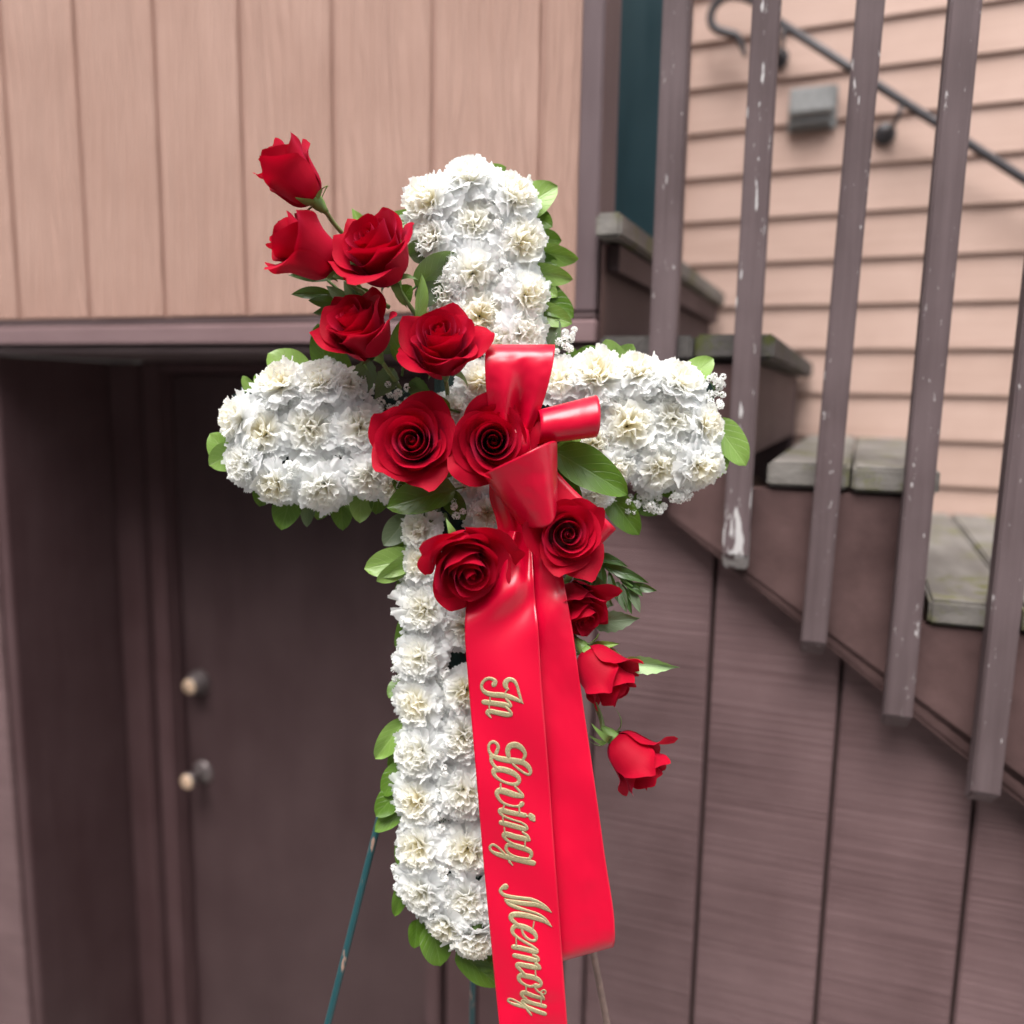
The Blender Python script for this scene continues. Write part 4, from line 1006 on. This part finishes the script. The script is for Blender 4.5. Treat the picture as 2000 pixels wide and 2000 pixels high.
# tails
def gath(s, t, x, y, a=1.0):
    g = math.exp(-((y-1085)/62.0)**2) if y > 1085 else 1.0
    g2 = math.exp(-((y-1170)/50.0)**2)
    return a*(0.0075*g*math.sin(s*8.5+0.4+(y-1100)*0.004) + 0.002*g*math.sin(s*19+2+(y-1100)*0.02) + 0.0058*g2*math.sin(s*6.0+(y-1150)*0.035+1.0)) + 0.0022*math.sin(y*0.011+s*3.4) + 0.0016*math.sin(y*0.023-s*4.5+1.3)
Rr, _ = ribbon('tail', [((1000, 1035, .891), (1080, 1045, .891)), ((1003, 1090, .887), (1093, 1090, .885)), ((1007, 1150, .884), (1104, 1150, .880)), ((1011, 1230, .881), (1118, 1228, .876)), ((1017, 1340, .880), (1133, 1335, .874)), ((1027, 1500, .879), (1157, 1498, .872)), ((1040, 1680, .876), (1182, 1675, .870)),
        ((1050, 1800, .874), (1197, 1770, .868)), ((1056, 1855, .873), (1201, 1820, .867)), ((1058, 1882, .876), (1200, 1842, .871)), ((1058, 1888, .886), (1196, 1850, .882)), ((1055, 1875, .896), (1190, 1838, .892)), ((1050, 1800, .903), (1178, 1770, .900)), ((1042, 1600, .908), (1150, 1580, .906))], 150, 31, lambda s, t, x, y: gath(s+0.6, t, x, y, 0.7)*(1-smooth(0.36, 0.54, t)))
TL = [((972, 1035, .889), (1036, 1040, .884)), ((942, 1095, .880), (1040, 1095, .876)), ((915, 1160, .874), (1044, 1160, .870)), ((908, 1230, .869), (1051, 1230, .866)), ((915, 1335, .867), (1058, 1335, .864)), ((929, 1500, .866), (1071, 1500, .862)), ((944, 1680, .864), (1084, 1680, .860)), ((960, 1850, .862), (1097, 1850, .858)), ((975, 2000, .860), (1108, 2000, .856)), ((990, 2150, .858), (1119, 2150, .855)), ((1000, 2260, .858), (1128, 2260, .855))]
def d_left(s, t, x, y): return gath(s, t, x, y, 1.5) + 0.0016*math.exp(-((y-1958)/14)**2)*math.sin(s*3.0)
TLo, TC = ribbon('tail', TL, 170, 31, d_left, wr=0.0); TLo['label'] = 'ribbon tail lettered in gold script'

# gold script on the left tail: strokes traced in photo pixels, laid on the ribbon surface
def on_tail(px, py, lift):
    i = int(np.argmin(np.abs((TC[:, 1]+TC[:, 4])/2-py))); i = max(1, min(len(TC)-2, i))
    ya, yb = (TC[i-1, 1]+TC[i-1, 4])/2, (TC[i+1, 1]+TC[i+1, 4])/2
    f = max(0, min(1, (py-ya)/max(1e-6, yb-ya))); row = TC[i-1]*(1-f)+TC[i+1]*f
    s_ = (px-row[0])/(row[3]-row[0]); d = row[2]*(1-s_)+row[5]*s_ + d_left(s_, 0, px, py)
    return cp(px, py, d-lift)-knot
K1, K2 = 240/1932, 200/1932
def c1(p): return [(900+x*K1, 1300+y*K1, w*K1) for x, y, w in p]
def c2(p): return [(900+x*K1, 1500+y*K1, w*K1) for x, y, w in p]
def c3(p): return [(920+x*K1, 1710+y*K1, w*K1) for x, y, w in p]
def c4(p): return [(940+x*K2, 1800+y*K2, w*K2) for x, y, w in p]
LET = [
 ('letter', 'gold capital I', [c1([(520, 298, 88), (543, 252, 66), (500, 212, 54), (430, 202, 50), (362, 240, 50), (326, 310, 50), (345, 382, 58), (410, 432, 74), (500, 456, 84), (620, 464, 88), (720, 480, 86), (830, 516, 74), (925, 558, 52), (980, 596, 14)]),
   c1([(758, 375, 16), (715, 342, 66), (700, 282, 88), (735, 228, 78), (790, 218, 68), (850, 252, 58), (888, 330, 46), (912, 420, 46), (940, 512, 40), (978, 595, 14)]), c1([(735, 372, 22), (690, 440, 22)])]),
 ('letter', 'gold letter n of In', [c1([(360, 572, 80), (450, 585, 86), (600, 605, 86), (720, 627, 88), (772, 636, 60)]), c1([(715, 528, 42), (768, 588, 44), (786, 632, 50)]),
   c1([(472, 818, 26), (440, 775, 46), (420, 732, 76), (480, 722, 80), (600, 746, 80), (720, 770, 84), (785, 772, 66)]), c1([(708, 655, 38), (766, 706, 44), (796, 752, 46)]), c1([(458, 508, 24), (462, 550, 24)]), c1([(445, 635, 24), (450, 690, 24)])]),
 ('letter', 'gold capital L', [c1([(556, 1375, 64), (588, 1282, 56), (555, 1218, 50), (500, 1198, 48), (446, 1240, 45), (440, 1320, 45), (480, 1400, 60), (570, 1450, 84), (700, 1480, 94), (850, 1500, 98), (970, 1522, 88), (1060, 1590, 78), (1095, 1668, 58), (1070, 1713, 44), (1000, 1690, 40), (900, 1620, 40), (820, 1553, 34)]),
   c1([(752, 1428, 68), (736, 1342, 80), (770, 1268, 94), (860, 1248, 98), (950, 1292, 84), (1010, 1382, 60), (995, 1450, 50), (960, 1497, 42)]), c1([(478, 1415, 58), (480, 1500, 58), (530, 1580, 54), (575, 1615, 48)])]),
 ('letter', 'gold letter o of Loving', [c1([(850, 1870, 56), (740, 1850, 45), (620, 1800, 45), (530, 1722, 60), (530, 1642, 92), (640, 1632, 94), (780, 1670, 94), (890, 1740, 74), (920, 1810, 60), (880, 1860, 66), (838, 1850, 36)])]),
 ('letter', 'gold letter v', [c2([(850, 288, 34), (920, 360, 42), (975, 425, 44)]), c2([(965, 445, 70), (840, 420, 95), (700, 372, 104), (612, 356, 98), (570, 392, 82), (590, 470, 55), (660, 545, 45), (770, 590, 40), (880, 603, 36), (935, 590, 66), (962, 562, 84)]), c2([(627, 245, 28), (627, 322, 28)])]),
 ('letter', 'gold letter i', [c2([(1012, 747, 78), (880, 720, 80), (750, 695, 84), (652, 666, 84), (612, 668, 68), (622, 712, 50), (680, 760, 40), (800, 810, 35), (950, 855, 35)]), c2([(1095, 745, 84), (1125, 785, 108), (1150, 820, 56)]), c2([(1040, 756, 26), (1085, 762, 26)]), c2([(915, 618, 28), (925, 692, 28)]), c2([(680, 590, 28), (668, 640, 28)])]),
 ('letter', 'gold letter n of Loving', [c2([(630, 858, 76), (750, 890, 84), (880, 925, 84), (1000, 960, 78), (1030, 962, 56)]), c2([(952, 856, 34), (1020, 902, 40), (1046, 952, 44)]), c2([(1075, 1130, 56), (1000, 1112, 84), (850, 1080, 88), (722, 1042, 88), (672, 1052, 68), (700, 1110, 50), (770, 1165, 40), (880, 1215, 40), (1000, 1246, 38)]), c2([(970, 1008, 34), (1048, 1068, 44), (1078, 1130, 44)]), c2([(660, 768, 26), (665, 836, 26)]), c2([(682, 938, 26), (690, 1002, 26)])]),
 ('letter', 'gold letter g', [c2([(1080, 1420, 48), (1110, 1370, 54), (1090, 1312, 72), (1000, 1268, 84), (880, 1232, 88), (772, 1206, 74), (716, 1232, 54), (720, 1300, 50), (790, 1366, 45), (920, 1412, 44), (1080, 1430, 40)]), c2([(1142, 1496, 86), (1000, 1466, 86), (850, 1430, 88), (700, 1390, 84), (580, 1356, 70), (490, 1310, 45), (456, 1250, 45), (500, 1206, 40), (570, 1236, 40), (640, 1300, 40), (692, 1362, 44)]), c2([(760, 1468, 40), (812, 1526, 26)]), c2([(1012, 1158, 26), (1008, 1245, 26)])]),
 ('letter', 'gold capital M', [c3([(540, 176, 104), (482, 202, 60), (462, 250, 54), (530, 310, 60), (660, 340, 60), (800, 356, 54), (950, 376, 54), (1080, 430, 50), (1190, 502, 38), (1266, 580, 10)]), c3([(1262, 580, 12), (1150, 512, 60), (1030, 462, 74), (880, 446, 80), (740, 426, 74), (600, 400, 56), (522, 366, 16)]), c3([(535, 392, 22), (600, 450, 54), (740, 510, 60), (880, 550, 45), (1040, 600, 40), (1170, 682, 34), (1272, 806, 10)]), c3([(1266, 806, 12), (1160, 722, 62), (1020, 670, 80), (880, 632, 88), (740, 612, 90), (642, 622, 86), (632, 682, 74), (690, 740, 60), (745, 778, 50)])]),
 ('letter', 'gold letter e', [c3([(800, 858, 38), (830, 930, 44), (900, 1000, 45), (980, 1028, 45), (1025, 990, 50), (1000, 912, 74), (920, 850, 88), (800, 802, 90), (702, 792, 78), (652, 842, 68), (662, 910, 54), (740, 980, 45), (850, 1050, 45), (960, 1110, 44), (1040, 1172, 46)]), c3([(992, 728, 24), (970, 842, 24)])]),
 ('letter', 'gold letter m', [c3([(668, 1122, 80), (780, 1142, 84), (900, 1170, 84), (1010, 1200, 82), (1040, 1202, 56)]), c3([(680, 1257, 74), (800, 1285, 80), (930, 1315, 84), (1035, 1340, 72)]), c3([(978, 1248, 38), (1048, 1288, 44), (1062, 1332, 48)]), c3([(1080, 1457, 56), (980, 1440, 84), (850, 1415, 84), (742, 1397, 74), (722, 1422, 58), (770, 1480, 54), (835, 1545, 44)]), c3([(1008, 1378, 38), (1068, 1418, 44), (1082, 1458, 46)]), c3([(710, 985, 24), (710, 1090, 24)])]),
 ('letter', 'gold letter o of Memory', [c3([(1030, 1718, 54), (930, 1745, 44), (820, 1702, 45), (752, 1632, 60), (772, 1572, 74), (880, 1582, 84), (1010, 1612, 80), (1090, 1670, 64), (1092, 1728, 52), (1030, 1740, 66), (1000, 1718, 44)]), c3([(1012, 1500, 26), (1016, 1585, 26)])]),
 ('letter', 'gold letter r', [c4([(1002, 1232, 38), (1050, 1300, 40), (1110, 1342, 38), (1150, 1300, 34), (1200, 1298, 34), (1216, 1340, 34), (1172, 1372, 34), (1122, 1345, 32)]), c4([(1185, 1462, 46), (1080, 1430, 72), (940, 1388, 84), (822, 1342, 88), (762, 1352, 78), (790, 1420, 60), (845, 1455, 50)]), c4([(1118, 1352, 40), (1172, 1440, 56)]), c4([(842, 1220, 30), (848, 1310, 30)])]),
 ('letter', 'gold letter y', [c4([(1202, 1602, 80), (1090, 1572, 80), (960, 1540, 80), (842, 1502, 84), (772, 1502, 70), (800, 1560, 68), (862, 1602, 58)]), c4([(1202, 1742, 80), (1080, 1702, 84), (950, 1652, 84), (842, 1612, 80), (700, 1580, 70), (570, 1540, 50), (502, 1490, 40), (540, 1457, 40), (640, 1490, 40), (762, 1562, 38)]), c4([(860, 1660, 40), (910, 1720, 44), (946, 1766, 36)]), c4([(1128, 1470, 28), (1130, 1540, 28)])]),
]
for nm, lbl, strokes in LET:
    V, Fc = [], []
    for si, st in enumerate(strokes):
        n = max(6, 5*(len(st)-1)+1); C = crom(st, n) if len(st) > 2 else np.linspace(st[0], st[1], n)
        b0 = len(V); prof = [(-1.0, 0.0), (-0.82, 0.55), (-0.4, 0.75), (0.0, 0.78), (0.4, 0.75), (0.82, 0.55), (1.0, 0.0)]
        tg = np.gradient(C[:, :2], axis=0); tg /= (np.linalg.norm(tg, axis=1, keepdims=True)+1e-9)
        # half-round ends
        ext = []
        for i in range(n): ext.append((C[i, 0], C[i, 1], C[i, 2], tg[i]))
        w0, w1 = C[0, 2], C[-1, 2]
        ext = [(C[0, 0]-tg[0][0]*w0*0.45, C[0, 1]-tg[0][1]*w0*0.45, w0*0.3, tg[0]), (C[0, 0]-tg[0][0]*w0*0.3, C[0, 1]-tg[0][1]*w0*0.3, w0*0.75, tg[0])] + ext + \
              [(C[-1, 0]+tg[-1][0]*w1*0.3, C[-1, 1]+tg[-1][1]*w1*0.3, w1*0.75, tg[-1]), (C[-1, 0]+tg[-1][0]*w1*0.45, C[-1, 1]+tg[-1][1]*w1*0.45, w1*0.3, tg[-1])]
        for i, (x, y, w, tt) in enumerate(ext):
            for s_, h in prof:
                V.append(on_tail(x - tt[1]*s_*w/2, y + tt[0]*s_*w/2, 0.00045 + 0.0007*h + 0.00009*si + 0.0001*i/len(ext)))
        Fc += grid_faces(len(ext), len(prof), b0)
    o = mesh_obj(nm, V, Fc, M['gold'], TLo, smooth=True); o['label'] = lbl
bpy.context.view_layer.update()
